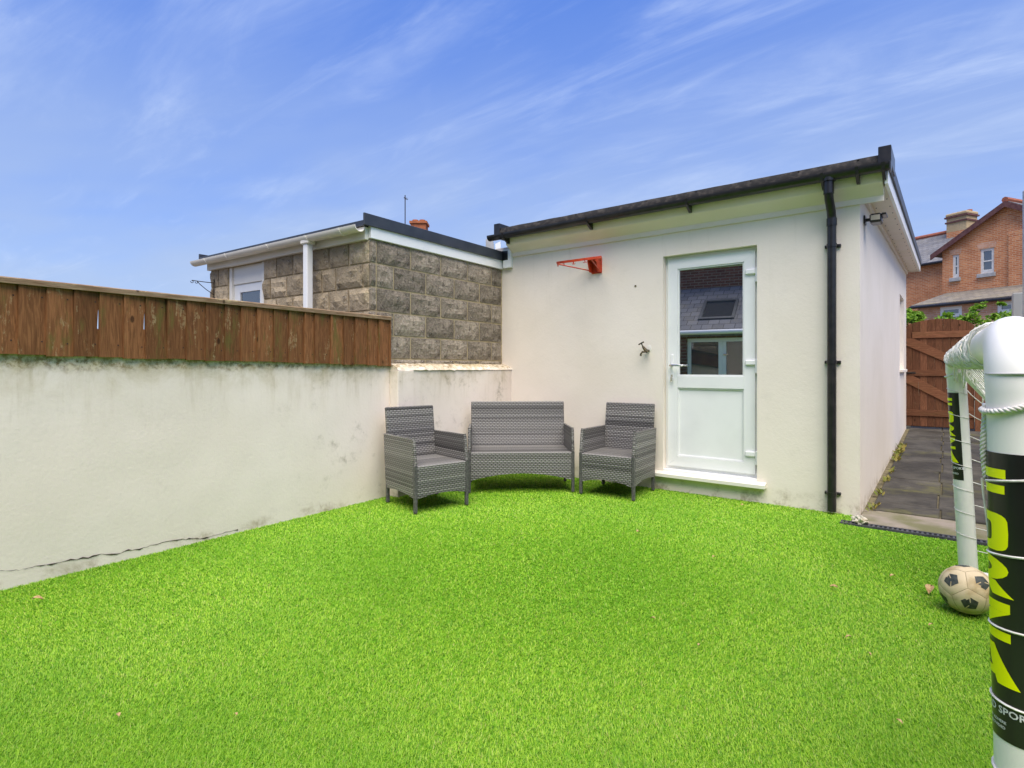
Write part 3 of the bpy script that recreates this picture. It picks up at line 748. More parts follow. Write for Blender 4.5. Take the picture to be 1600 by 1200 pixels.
    box('verge_trim', (X0 + 0.031, yc - 0.115, 2.495), (X0 + 0.049, yE - 0.10, zr), M['trim_grey'], g, 0.004)
    box('verge_trim_end', (X0 + 0.0315, yE - 0.0995, 2.492), (X0 + 0.15, yE - 0.083, zr + 0.004), M['black'], g, 0.003)
    box('roof_deck', (xL - 0.06, yc - 0.085, 2.505), (X0 + 0.0305, yE + 2, 2.535), M['felt'], g)
    box('eaves_trim', (xL - 0.08, yc - 0.105, 2.492), (X0 + 0.0305, yc - 0.0855, 2.542), M['trim_grey'], g, 0.002)
    box('far_verge_trim', (xL - 0.10, yc - 0.105, 2.48), (xL - 0.081, yE + 2, 2.585), M['trim_grey'], g, 0.002)
    # gutter: half round with a lip, sloping slightly
    bm = bmesh.new(); gx0, gx1 = xL - 0.13, X0 + 0.015; gy = yc - 0.135; gz = 2.486; rr = 0.058
    ring = []
    for k in range(11):
        a = math.pi + math.pi * k / 10; ring.append((math.cos(a) * rr, math.sin(a) * rr * 0.95))
    ring += [(rr - 0.006, 0.0)] + [(math.cos(2 * math.pi - math.pi * k / 10) * (rr - 0.006), math.sin(2 * math.pi - math.pi * k / 10) * (rr - 0.006) * 0.95) for k in range(1, 10)] + [(-rr + 0.006, 0)]
    add_prism(bm, [(gx0, gy + a, gz + b_) for a, b_ in ring], (gx1 - gx0, 0, 0))
    gut = bm_obj('gutter', bm, M['upvc_warm'], g, autosmooth=40)
    for px in (340, 372, 437, 497, 548):
        x = fx(px) + 0.05
        bm = bmesh.new()
        for k in range(10):
            a0, a1 = math.pi + math.pi * k / 10, math.pi + math.pi * (k + 1) / 10
            add_prism(bm, [(x, gy + math.cos(a0) * 0.0585, gz + math.sin(a0) * 0.056), (x, gy + math.cos(a1) * 0.0585, gz + math.sin(a1) * 0.056), (x, gy + math.cos(a1) * 0.064, gz + math.sin(a1) * 0.062), (x, gy + math.cos(a0) * 0.064, gz + math.sin(a0) * 0.062)], (0.028, 0, 0))
        bm_obj('bracket', bm, M['upvc_warm'], gut)
    xp = fx(499)
    box('downpipe', (xp - 0.034, gy - 0.03, 0.0), (xp + 0.034, gy + 0.038, gz - 0.05), M['upvc'], g, 0.006)
    box('outlet', (xp - 0.06, gy - 0.045, gz - 0.075), (xp + 0.06, gy + 0.055, gz - 0.03), M['upvc_warm'], g, 0.01)
    # hanging basket bracket on the far corner of the front
    b = empty('hanging_bracket'); b.matrix_world = LM @ Matrix.Translation((xL + 0.12, yc - 0.03, 2.08)) @ Matrix.Scale(0.72, 4)
    tag(b, 'black scrolled iron hanging basket bracket on the garage corner', 'bracket')
    tube('arm', [(0, 0, 0.20), (-0.02, -0.12, 0.20), (-0.04, -0.34, 0.205)], 0.007, M['iron'], b, 6)
    tube('brace', [(0, 0, 0.0), (-0.02, -0.12, 0.08), (-0.03, -0.22, 0.16), (-0.035, -0.26, 0.205)], 0.006, M['iron'], b, 6)
    tube('back_bar', [(0, 0.0, -0.06), (0, 0.0, 0.26)], 0.008, M['iron'], b, 6)
    for yy in (-0.34, -0.27):
        tube('scroll', [(-0.04, yy + math.sin(a) * q, 0.185 - (1 - math.cos(a)) * q * 0.9 + 0.018) for a, q in [(i * 0.6, 0.030 - i * 0.0018) for i in range(9)]], 0.005, M['iron'], b, 6)
build_garage()

# ------------------------------------------------------------------ rendered outbuilding
DXL, DXR, DZ0, DZ1 = -2.238, -1.352, 0.165, 2.31
def build_outbuilding():
    o = empty('outbuilding', (0, 0, 0)); tag(o, 'cream rendered outbuilding with half glazed white door and black gutter', 'outbuilding')
    zT = 2.66; slope = 0.035
    bm = bmesh.new()
    grid_wall(bm, [BXW, DXL, DXR, BXR], [-0.06, DZ0, DZ1, zT], {(1, 1)}, (0, BY, 0), (1, 0, 0), (0, -1, 0), 0.22)
    bm_obj('front_wall', bm, M['render'], o)
    # side wall with a narrow window
    n = Vector((1, 0, 0)); wy0, wy1, wz0, wz1 = 10.3, 11.35, 1.18, 2.32
    bm = bmesh.new()
    grid_wall(bm, [BY + 0.2205, wy0, wy1, BEND], [-0.06, wz0, wz1, 2.62], {(1, 1)}, (BXR, 0, 0), (0, 1, 0), (1, 0, 0), 0.22)
    for v in bm.verts:
        if v.co.z > 2.5: v.co.z = 2.655 + (v.co.y - BY) * slope
    bm_obj('side_wall', bm, M['render'], o)
    box('back_wall', (BXW, BEND - 0.22, -0.06), (BXR - 0.2205, BEND, 2.85), M['render'], o)
    box('left_wall', (BXW, BY + 0.2205, -0.06), (BXW + 0.2, BEND - 0.2205, 2.64), M['render'], o)
    w = empty('window'); w.parent = o
    box('frame', (BXR - 0.13, wy0 + 0.001, wz0 + 0.001), (BXR - 0.08, wy1 - 0.001, wz1 - 0.001), M['upvc'], w, 0.004)
    box('pane', (BXR - 0.0795, wy0 + 0.07, wz0 + 0.07), (BXR - 0.074, wy1 - 0.07, wz1 - 0.07), M['glass'], w)
    box('sill', (BXR - 0.079, wy0 - 0.03, wz0 - 0.045), (BXR + 0.045, wy1 + 0.03, wz0 - 0.0005), M['render'], w, 0.006)
    # front eaves: frieze board on the wall, sloping underside, fascia
    y0 = BY
    bm = bmesh.new()
    prof = [(BY - 0.001, 2.53), (BY - 0.020, 2.53), (BY - 0.020, 2.575), (BY - 0.075, 2.618), (BY - 0.125, 2.645), (BY - 0.135, 2.655), (BY - 0.135, 2.745), (BY - 0.001, 2.745)]
    add_prism(bm, [(BXL + 0.13, a, b) for a, b in prof], (BXR + 0.165 - BXL - 0.13, 0, 0))
    bm_obj('fascia', bm, M['paint_cream'], o, autosmooth=50)
    box('fascia_end_block', (BXL + 0.015, BY - 0.05, 2.40), (BXL + 0.1295, BY - 0.001, 2.62), M['upvc'], o, 0.003)
    # roof deck rising to the back, side overhang with soffit and verge boards
    ox = 0.20
    def slab(name, x0, x1, ya, yb, z0, z1, mat):
        bm = bmesh.new(); add_box(bm, (x0, ya, z0), (x1, yb, z1))
        for v in bm.verts: v.co.z += (v.co.y - BY) * slope
        return bm_obj(name, bm, mat, o)
    slab('roof_deck', BXL - 0.02, BXR + ox - 0.022, BY - 0.13, BEND + 0.15, 2.748, 2.80, M['felt'])
    slab('soffit', BXR + 0.0005, BXR + ox - 0.023, BY - 0.0005, BEND + 0.02, 2.648, 2.660, M['paint_cream'])
    slab('soffit_trim', BXR + 0.001, BXR + 0.025, BY + 0.001, BEND, 2.600, 2.647, M['paint_cream'])
    slab('verge_board', BXR + ox - 0.022, BXR + ox, BY - 0.134, BEND + 0.03, 2.635, 2.775, M['upvc'])
    slab('soffit_end', BXR + 0.001, BXR + ox - 0.0225, BEND + 0.0205, BEND + 0.03, 2.635, 2.747, M['paint_cream'])
    slab('verge_trim', BXR + ox + 0.0005, BXR + ox + 0.016, BY - 0.16, BEND + 0.05, 2.745, 2.845, M['trim_grey'])
    slab('verge_kerb', BXR + ox - 0.06, BXR + ox, BY - 0.15, BEND + 0.05, 2.802, 2.85, M['black'])
    for yy in np.arange(BY + 0.15, BEND, 0.33):
        for xx in (BXR + 0.045, BXR + ox - 0.05):
            bm = bmesh.new(); add_tube(bm, [(xx, yy, 2.648 + (yy - BY) * slope - 0.0035), (xx, yy, 2.648 + (yy - BY) * slope)], 0.006, 6)
            bm_obj('soffit_vent', bm, M['rubber'], o)
    # felt dressed over the front edge, with lumps and clout nails, and end caps
    bm = bmesh.new(); rows = []; nn = 60; xa, xb = BXL + 0.08, BXR + ox - 0.061
    for i in range(nn + 1):
        x = xa + (xb - xa) * i / nn; j = 0.004 * mnoise.noise((x * 5, 1, 0))
        rows.append([bm.verts.new(c) for c in ((x, BY - 0.185, 2.748), (x, BY - 0.190 + j, 2.79 + j), (x, BY - 0.165, 2.852 + j), (x, BY - 0.10, 2.868 + j), (x, BY + 0.25, 2.84), (x, BY + 0.25, 2.802), (x, BY - 0.131, 2.748))])
    for i in range(nn):
        for k in range(7): bm.faces.new((rows[i][k], rows[i + 1][k], rows[i + 1][(k + 1) % 7], rows[i][(k + 1) % 7]))
    bm.faces.new(rows[0]); bm.faces.new(rows[-1][::-1])
    felt = bm_obj('felt_edge', bm, M['felt'], o, autosmooth=60)
    for i in range(9):
        x = xa + 0.1 + i * (xb - xa - 0.2) / 8 + random.uniform(-0.05, 0.05)
        bm = bmesh.new(); bmesh.ops.create_icosphere(bm, subdivisions=1, radius=random.uniform(0.005, 0.011))
        for v in bm.verts: v.co = Vector((v.co.x + x, v.co.y * 0.6 + BY - 0.172, v.co.z * 0.7 + 2.842))
        bm_obj('moss_tuft', bm, M['felt'], felt)
    for xx in (BXL - 0.005, BXR + ox - 0.0595):
        box('edge_cap', (xx, BY - 0.20, 2.765), (xx + 0.085, BY + 0.2, 2.905), M['black'], o, 0.004)
    # black gutter with brackets
    bm = bmesh.new(); rr = 0.055; gy = BY - 0.21; gz = 2.752; gx0, gx1 = BXL - 0.06, BXR + ox + 0.015
    ring = [(math.cos(math.pi + math.pi * k / 10) * rr, math.sin(math.pi + math.pi * k / 10) * rr * 0.85) for k in range(11)] + [(rr, 0.012), (rr - 0.006, 0.012)] + \
           [(math.cos(2 * math.pi - math.pi * k / 10) * (rr - 0.007), math.sin(2 * math.pi - math.pi * k / 10) * (rr - 0.007) * 0.85) for k in range(1, 10)] + [(-rr + 0.006, 0.012), (-rr, 0.012)]
    add_prism(bm, [(gx0, gy + a, gz + b) for a, b in ring], (gx1 - gx0, 0, 0))
    gut = bm_obj('gutter', bm, M['black'], o, autosmooth=40)
    box('stop_end', (gx1 - 0.001, gy - rr - 0.004, gz - 0.05), (gx1 + 0.012, gy + rr + 0.004, gz + 0.015), M['black'], gut, 0.004)
    for px in (788, 918, 1073, 1283, 1337, 1378):
        x = on_y(px, 300, gy).x
        prism('bracket', [(x, gy - rr - 0.005, gz + 0.01), (x, gy - rr * 0.8, gz - 0.045), (x, gy - 0.01, gz - 0.062), (x, gy + 0.05, gz - 0.095), (x, gy + 0.074, gz - 0.095), (x, gy + 0.074, gz - 0.01), (x, gy + rr + 0.002, gz - 0.002), (x, gy + 0.02, gz - 0.05), (x, gy - rr * 0.7, gz - 0.036), (x, gy - rr - 0.0005, gz + 0.01)], (0.024, 0, 0), M['black'], gut)
    # downpipe with offset
    x = on_y(1299.5, 500, BY - 0.06).x
    dp = tube('downpipe', [(x, gy, gz - 0.03), (x, gy, gz - 0.14), (x, gy + 0.02, gz - 0.185), (x, BY - 0.085, gz - 0.26), (x, BY - 0.058, gz - 0.31), (x, BY - 0.055, gz - 0.40), (x, BY - 0.055, 1.0), (x, BY - 0.055, 0.015)], 0.034, M['black'], o, 16)
    for za, zb_, yy in ((gz - 0.15, gz - 0.045, gy), (gz - 0.375, gz - 0.315, BY - 0.056)):
        tube('socket', [(x, yy, za), (x, yy, zb_)], 0.039, M['black'], dp, 16)
    tube('outlet', [(x, gy, gz - 0.05), (x, gy, gz - 0.005)], 0.05, M['black'], dp, 16)
    for z in (2.20, 1.235, 0.145):
        tube('pipe_clip', [(x, BY - 0.055, z), (x, BY - 0.055, z + 0.028)], 0.0385, M['black'], dp, 16)
        box('clip_ear', (x - 0.058, BY - 0.026, z), (x + 0.062, BY - 0.0005, z + 0.026), M['black'], dp, 0.004)
    # ---- door
    d = empty('door'); d.parent = o
    fy = BY + 0.075                                # front of the frame
    def mitre(name, x0, x1, z0, z1, wd, ya, yb, mat):
        for k, q in enumerate(([(x0, z0), (x0 + wd, z0 + wd), (x0 + wd, z1 - wd), (x0, z1)], [(x1, z0), (x1 - wd, z0 + wd), (x1 - wd, z1 - wd), (x1, z1)],
                               [(x0, z1), (x0 + wd, z1 - wd), (x1 - wd, z1 - wd), (x1, z1)], [(x0, z0), (x0 + wd, z0 + wd), (x1 - wd, z0 + wd), (x1, z0)])):
            e = 0.0006
            c = Vector((sum(a for a, b in q) / 4, sum(b for a, b in q) / 4))
            q = [(a + (c.x - a) * e, b + (c.y - b) * e) for a, b in q]
            prism(name, [(a, ya, b) for a, b in q], (0, yb - ya, 0), mat, d)
    mitre('frame_piece', DXL + 0.002, DXR - 0.002, DZ0 + 0.035, DZ1 - 0.002, 0.032, fy, fy + 0.065, M['upvc'])
    lx0, lx1, lz0, lz1 = DXL + 0.030, DXR - 0.030, DZ0 + 0.066, DZ1 - 0.032
    mitre('leaf_piece', lx0, lx1, lz0, lz1, 0.098, fy - 0.022, fy + 0.05, M['upvc'])
    ix0, ix1 = lx0 + 0.0985, lx1 - 0.0985
    box('mid_rail', (ix0, fy - 0.0215, 1.005), (ix1, fy + 0.049, 1.122), M['upvc'], d, 0.002)
    gz0, gz1 = 1.1225, lz1 - 0.0985; pz0, pz1 = lz0 + 0.0985, 1.0045
    def bead(x0, x1, z0, z1, ya, name, mat, w=0.012):
        for q in ([(x0, z0), (x0 + w, z0 + w), (x0 + w, z1 - w), (x0, z1)], [(x1, z0), (x1 - w, z0 + w), (x1 - w, z1 - w), (x1, z1)], [(x0, z1), (x0 + w, z1 - w), (x1 - w, z1 - w), (x1, z1)], [(x0, z0), (x0 + w, z0 + w), (x1 - w, z0 + w), (x1, z0)]):
            prism(name, [(a, ya, b) for a, b in q], (0, 0.012, 0), mat, d)
    bead(ix0 + 0.001, ix1 - 0.001, gz0 + 0.001, gz1 - 0.001, fy - 0.012, 'glazing_bead', M['upvc'])
    bead(ix0 + 0.001, ix1 - 0.001, pz0 + 0.001, pz1 - 0.001, fy - 0.012, 'panel_bead', M['upvc'], 0.010)
    box('lower_panel', (ix0 + 0.002, fy + 0.0005, pz0 + 0.002), (ix1 - 0.002, fy + 0.02, pz1 - 0.002), M['upvc'], d)
    gl = box('glass_pane', (-(ix1 - ix0) / 2 + 0.004, 0, gz0 + 0.003), ((ix1 - ix0) / 2 - 0.004, 0.006, gz1 - 0.003), M['glass'], d)
    gl.location = ((ix0 + ix1) / 2, fy + 0.024, 0); gl.rotation_euler = (0, 0, PANE_ROT)
    for z in (0.372, 1.205, 2.035):
        hx = lx1 + 0.012
        box('hinge', (hx - 0.006, fy - 0.048, z - 0.055), (hx + 0.022, fy - 0.0005, z + 0.075), M['upvc'], d, 0.006)
        box('hinge_arm', (hx - 0.095, fy - 0.046, z + 0.02), (hx - 0.0065, fy - 0.0225, z + 0.068), M['upvc'], d, 0.008)
    hx = lx0 + 0.045
    box('handle_plate', (hx - 0.016, fy - 0.032, 1.08), (hx + 0.016, fy - 0.0225, 1.335), M['upvc'], d, 0.006)
    tube('handle', [(hx, fy - 0.033, 1.225), (hx, fy - 0.078, 1.225), (hx + 0.02, fy - 0.088, 1.226), (hx + 0.075, fy - 0.088, 1.226), (hx + 0.13, fy - 0.083, 1.222)], [0.012, 0.011, 0.011, 0.010, 0.009], M['chrome'], d, 10)
    box('keyhole', (hx - 0.009, fy - 0.036, 1.10), (hx + 0.009, fy - 0.0325, 1.135), M['chrome'], d, 0.003)
    box('key', (hx - 0.006, fy - 0.065, 1.065), (hx + 0.014, fy - 0.0365, 1.11), M['chrome'], d, 0.004)
    prism('sill', [(DXL - 0.105, BY - 0.075, DZ0 - 0.034), (DXL - 0.105, BY - 0.075, DZ0 - 0.004), (DXL - 0.105, BY - 0.0005, DZ0 + 0.012), (DXL - 0.105, BY - 0.0005, DZ0 - 0.034)], (DXR - DXL + 0.185, 0, 0), M['upvc_warm'], o)
    box('threshold', (DXL + 0.0015, BY - 0.0004, DZ0 + 0.0005), (DXR - 0.0015, fy + 0.06, DZ0 + 0.0335), M['upvc'], o, 0.003)
    # little hole left by an old fixing
    p = on_y(993, 447, BY); bm = bmesh.new(); add_tube(bm, [(p.x, BY - 0.004, p.z), (p.x, BY + 0.01, p.z)], 0.011, 8); bm_obj('wall_plug', bm, M['joint'], o)
PANE_ROT = R(4.0)
build_outbuilding()

# ------------------------------------------------------------------ things fixed to the outbuilding
def build_hoop():
    h = empty('basketball_hoop', (-2.98, BY, 2.30)); tag(h, 'red steel basketball rim without a net, bolted to the rendered wall', 'basketball hoop')
    box('wall_plate', (-0.062, -0.012, -0.085), (0.062, -0.001, 0.085), M['red'], h, 0.003)
    for s in (-0.055, 0.045): prism('bracket_cheek', [(s, -0.0125, -0.075), (s, -0.0125, 0.080), (s, -0.115, 0.062), (s, -0.115, 0.03), (s, -0.075, -0.075)], (0.010, 0, 0), M['red'], h)
    box('top_plate', (-0.0445, -0.13, 0.045), (0.0445, -0.013, 0.062), M['red'], h, 0.003)
    r = 0.225; tilt = Matrix.Rotation(R(12.2), 3, 'X'); c = Vector((-0.02, -0.125 - r, 0.0))
    ring = lambda a, q=r, z=0.0: Vector((0, -0.125, 0.06)) + tilt @ Vector((-0.02 + math.cos(a) * q, -r + math.sin(a) * q, z))
    bm = bmesh.new(); n = 40
    rows = [[bm.verts.new(ring(2 * math.pi * i / n, r + dx, dz)) for dx, dz in ((0.008, 0.012), (-0.008, 0.012), (-0.008, -0.012), (0.008, -0.012))] for i in range(n)]
    for i in range(n):
        for k in range(4): bm.faces.new((rows[i][k], rows[(i + 1) % n][k], rows[(i + 1) % n][(k + 1) % 4], rows[i][(k + 1) % 4]))
    bm_obj('rim', bm, M['red'], h)
    for i in range(12):
        a = 2 * math.pi * (i + 0.5) / 12
        tube('net_hook', [ring(a, r, -0.012), ring(a, r + 0.006, -0.028), ring(a + 0.04, r + 0.004, -0.038), ring(a + 0.09, r, -0.028)], 0.0035, M['red'], h, 5)
    for s in (-0.055, 0.045): tube('strut', [(s, -0.03, -0.055), ring(-math.pi / 2 + (1.1 if s > 0 else -1.1) , r, -0.012)], 0.006, M['red'], h, 6)
build_hoop()
def build_tap():
    p = on_y(1011, 545, BY); t = empty('garden_tap', (p.x, BY, p.z)); tag(t, 'small weathered brass garden tap with T handle on the rendered wall', 'tap')
    tube('inlet', [(0.02, -0.001, -0.02), (0.012, -0.045, -0.02)], 0.012, M['tapmetal'], t, 8)
    tube('body', [(0.03, -0.05, -0.035), (0.0, -0.055, -0.005), (-0.02, -0.06, 0.025)], [0.018, 0.016, 0.011], M['tapmetal'], t, 8)
    tube('stem', [(-0.02, -0.06, 0.025), (-0.034, -0.062, 0.055)], 0.006, M['tapmetal'], t, 8)
    tube('handle', [(-0.062, -0.065, 0.042), (-0.034, -0.062, 0.056), (-0.008, -0.06, 0.068)], 0.007, M['tapmetal'], t, 8)
    tube('spout', [(0.015, -0.055, -0.028), (-0.01, -0.09, -0.035), (-0.02, -0.105, -0.055), (-0.02, -0.105, -0.075)], 0.010, M['tapmetal'], t, 8)
    bm = bmesh.new(); bmesh.ops.create_icosphere(bm, subdivisions=2, radius=0.03)
    for v in bm.verts: v.co = Vector((v.co.x + 0.022, v.co.y * 0.12 - 0.001, v.co.z * 1.3)) + Vector((1, 0, 1)) * 0.008 * mnoise.noise(v.co * 60)
    bm_obj('filler', bm, M['upvc_warm'], t)
build_tap()
def build_floodlight():
    y = 5.66; z = on_plane(1370, 347, Vector((BXR, 0, 0)), Vector((1, 0, 0))).z
    f = empty('floodlight', (BXR, y, 2.46)); tag(f, 'small black floodlight under the eaves on the side wall', 'light')
    box('wall_plate', (0.0005, -0.05, -0.035), (0.014, 0.05, 0.035), M['black'], f, 0.003)
    box('arm', (0.0145, -0.012, -0.012), (0.045, 0.012, 0.012), M['black'], f)
    mt = Matrix.Rotation(R(18), 4, 'Y')
    box('housing', (0.0455, -0.075, -0.04), (0.13, 0.075, 0.035), M['black'], f, 0.012)
    box('lens', (0.055, -0.0775, -0.022), (0.12, -0.0752, 0.02), M['lamp_lens'], f)
    box('shade', (0.1305, -0.08, 0.012), (0.165, 0.08, 0.030), M['black'], f, 0.004)
build_floodlight()

# ------------------------------------------------------------------ rattan furniture
def panel_xz(bm, outline, y0, y1):           # outline in (x,z), thickness along y
    add_prism(bm, [(a, y0, b) for a, b in outline], (0, y1 - y0, 0))
def panel_yz(bm, outline, x0, x1):
    add_prism(bm, [(x0, a, b) for a, b in outline], (x1 - x0, 0, 0))
def arch(a0, a1, zb, rise, zt, n=10):
    pts = [(a0, zt), (a0, zb)]
    for i in range(1, n): t = i / n; pts.append((a0 + (a1 - a0) * t, zb + rise * math.sin(math.pi * t) ** 0.8))
    return pts + [(a1, zb), (a1, zt)]
def rattan(name, loc, rz, W, label, cat, rise=0.05, group=None, D=0.56):
    """front legs on y=0 (front is -y), back on y=D; x centred"""
    t = empty(name, loc, rz); tag(t, label, cat, group)
    h = W / 2; wv = M['weave']; zs = 0.385; za = 0.615; zb = 0.115
    def P(nm, fn):
        bm = bmesh.new(); fn(bm); bmesh.ops.bevel(bm, geom=[e for e in bm.edges if e.calc_length() > 0.1], offset=0.004, segments=1, affect='EDGES')
        return bm_obj(nm, bm, wv, t)
    P('front_apron', lambda b: panel_xz(b, arch(-h + 0.028, h - 0.028, zb, rise, zs), -0.012, 0.012))
    P('seat', lambda b: add_box(b, (-h + 0.03, 0.0125, zs - 0.035), (h - 0.03, D - 0.06, zs + 0.002)))
    # backrest, reclined
    bm = bmesh.new(); a = math.atan2(0.075, 0.46)
    add_box(bm, (-h + 0.02, D - 0.055, zs - 0.24), (h - 0.02, D - 0.02, 0.845), 0.008)
    for v in bm.verts: v.co.y += (v.co.z - zs) * 0.13
    P_back = bm_obj('backrest', bm, wv, t)
    for s in (-1, 1):
        x0 = s * h; x1 = s * (h - 0.026)
        out = [(0.02, zb + 0.01)] + [(0.02 + (D - 0.05) * i / 8, zb + 0.01 + rise * 0.7 * math.sin(math.pi * i / 8)) for i in range(1, 8)] + [(D - 0.03, zb + 0.01), (D + 0.015, za - 0.005), (0.035, za), (0.018, za - 0.02)]
        P('side_panel', lambda b: panel_yz(b, out, min(x0, x1), max(x0, x1)))
        # arm roll along the top
        for yy, nm, zt in ((-0.0, 'leg', zs + 0.01), (D - 0.045, 'leg', zb + 0.05)):
            bm = bmesh.new(); xc = s * (h - 0.0135)
            add_box(bm, (xc - 0.0145, yy - 0.0145, 0.0), (xc + 0.0145, yy + 0.0145, zt), 0.004)
            bm_obj('leg', bm, M['leg_wrap'], t)
        tube('arm_front', [(s * (h - 0.0135), -0.002, zs + 0.0105), (s * (h - 0.0135), 0.020, za - 0.05), (s * (h - 0.0135), 0.034, za + 0.002)], 0.0145, M['weave'], t, 8)
    return t
rattan('rattan_bench', (-3.255, 4.375, 0), math.atan2(0.66, 0.77), 1.03, 'two seat grey rattan garden bench set across the wall corner', 'bench', 0.07)
rattan('rattan_armchair', (-3.405, 3.442, 0), math.atan2(0.519, 0.133), 0.53, 'grey rattan armchair beside the stained boundary wall', 'armchair', 0.03, 'rattan armchairs either side of the bench')
rattan('rattan_armchair', (-2.51, 4.70, 0), R(4), 0.555, 'grey rattan armchair beside the white door', 'armchair', 0.045, 'rattan armchairs either side of the bench')

# ------------------------------------------------------------------ garden gate, its post and the pier beside it
def build_gate():
    g = empty('garden_gate', (-0.575, BEND, path_z(BEND) - 0.0)); tag(g, 'brown arched timber gate with Z bracing at the end of the path', 'gate')
    W, z0, zs, rise = 0.935, 0.03, 1.69, 0.18
    n = 9; bw = W / n
    top = lambda x: zs + rise * math.sqrt(max(0.0, 1 - ((x - W / 2) / (W / 2 + 0.02)) ** 2)) 
    for i in range(n):
        x0, x1 = i * bw + 0.0003, (i + 1) * bw - 0.0003
        pl = [(x0, z0), (x1, z0)] + [(x1 - (x1 - x0) * k / 4, top(x1 - (x1 - x0) * k / 4)) for k in range(5)]
        prism('board', [(a, 0, b) for a, b in pl], (0, 0.022, 0), M['gate_v'], g, 0.0075)
    zr = (0.21, 0.90, 1.55)
    for k, z in enumerate(zr):
        box('ledge', (0.012 if k < 2 else 0.10, -0.0225, z), (W - 0.004, -0.0005, z + 0.105), M['gate_h'], g, 0.003)
    for za, zb in ((zr[1] - 0.002, zr[0] + 0.108), (zr[2] - 0.002, zr[1] + 0.108)):
        prism('brace', [(0.0, -0.022, za), (0.0, -0.022, za - 0.11), (W - 0.14, -0.022, zb), (W - 0.004, -0.022, zb), (W - 0.004, -0.022, zb + 0.055), (0.12, -0.022, za)], (0, 0.0215, 0), M['gate_h'], g, 0.002)
    box('latch_plate', (0.02, -0.034, zr[1] + 0.035), (0.15, -0.0228, zr[1] + 0.07), M['iron'], g, 0.003)
    box('latch_bar', (0.0, -0.046, zr[1] + 0.045), (0.09, -0.0342, zr[1] + 0.062), M['iron'], g, 0.003)
    tube('latch_string', [(0.19, -0.03, 0.80), (0.192, -0.035, 0.72), (0.188, -0.03, 0.60)], 0.003, M['rail'], g, 5)
    p = box('gate_post', (W + 0.008, -0.03, -0.2), (W + 0.095, 0.06, 1.62), M['gate_v'], None, 0.005); p.location = g.location
    tag(p, 'square brown timber post the gate hangs on', 'post')
    # brick pier beyond the post
    b = empty('brick_pier', (0.475, BEND - 0.05, path_z(BEND) - 0.02)); tag(b, 'low brown brick pier beside the gate post', 'pier')
    for r in range(14):
        z = r * 0.075; off = 0.0 if r % 2 == 0 else -0.11
        for k in range(3):
            x0 = max(0.0, off + k * 0.225); x1 = min(0.44, off + k * 0.225 + 0.215)
            if x1 - x0 < 0.03: continue
            q = box('brick', (x0, random.uniform(-0.004, 0.004), z), (x1, 0.1, z + 0.065), M['brick_dark'], b, 0.003)
    box('mortar', (0.004, 0.006, 0.0), (0.436, 0.21, 14 * 0.075 - 0.012), M['mortar'], b)
    box('coping', (-0.02, -0.03, 14 * 0.075 - 0.0115), (0.46, 0.24, 14 * 0.075 + 0.04), M['stone_sill'], b, 0.006)
build_gate()
# boundary on the right of the path (its end shows past the goal), and the post beside it
def build_right_wall():
    p0 = on_y(1583, 458, 9.0)
    w = empty('rendered_wall', (p0.x, 9.0, 0)); tag(w, 'plain grey rendered wall ending beside the path', 'wall')
    box('wall_end', (0, 0, -0.06), (1.05, 0.2, p0.z), M['render_grey'], w, 0.006)
    box('wall_run', (0.85, -11.6, -0.06), (1.05, -0.0005, 1.9), M['render_grey'], w, 0.006)
    q = on_y(1598.5, 300, 8.8)
    pst = empty('metal_post', (q.x + 0.03, 8.8, path_z(8.8))); tag(pst, 'tall slim grey metal post beside the rendered wall', 'post')
    tube('pole', [(0, 0, -0.05), (0, 0, q.z - path_z(8.8))], 0.035, M['steel'], pst, 12)
    tube('cap', [(0, 0, q.z - path_z(8.8) + 0.0005), (0, 0, q.z - path_z(8.8) + 0.02)], [0.037, 0.022], M['steel'], pst, 12)
build_right_wall()

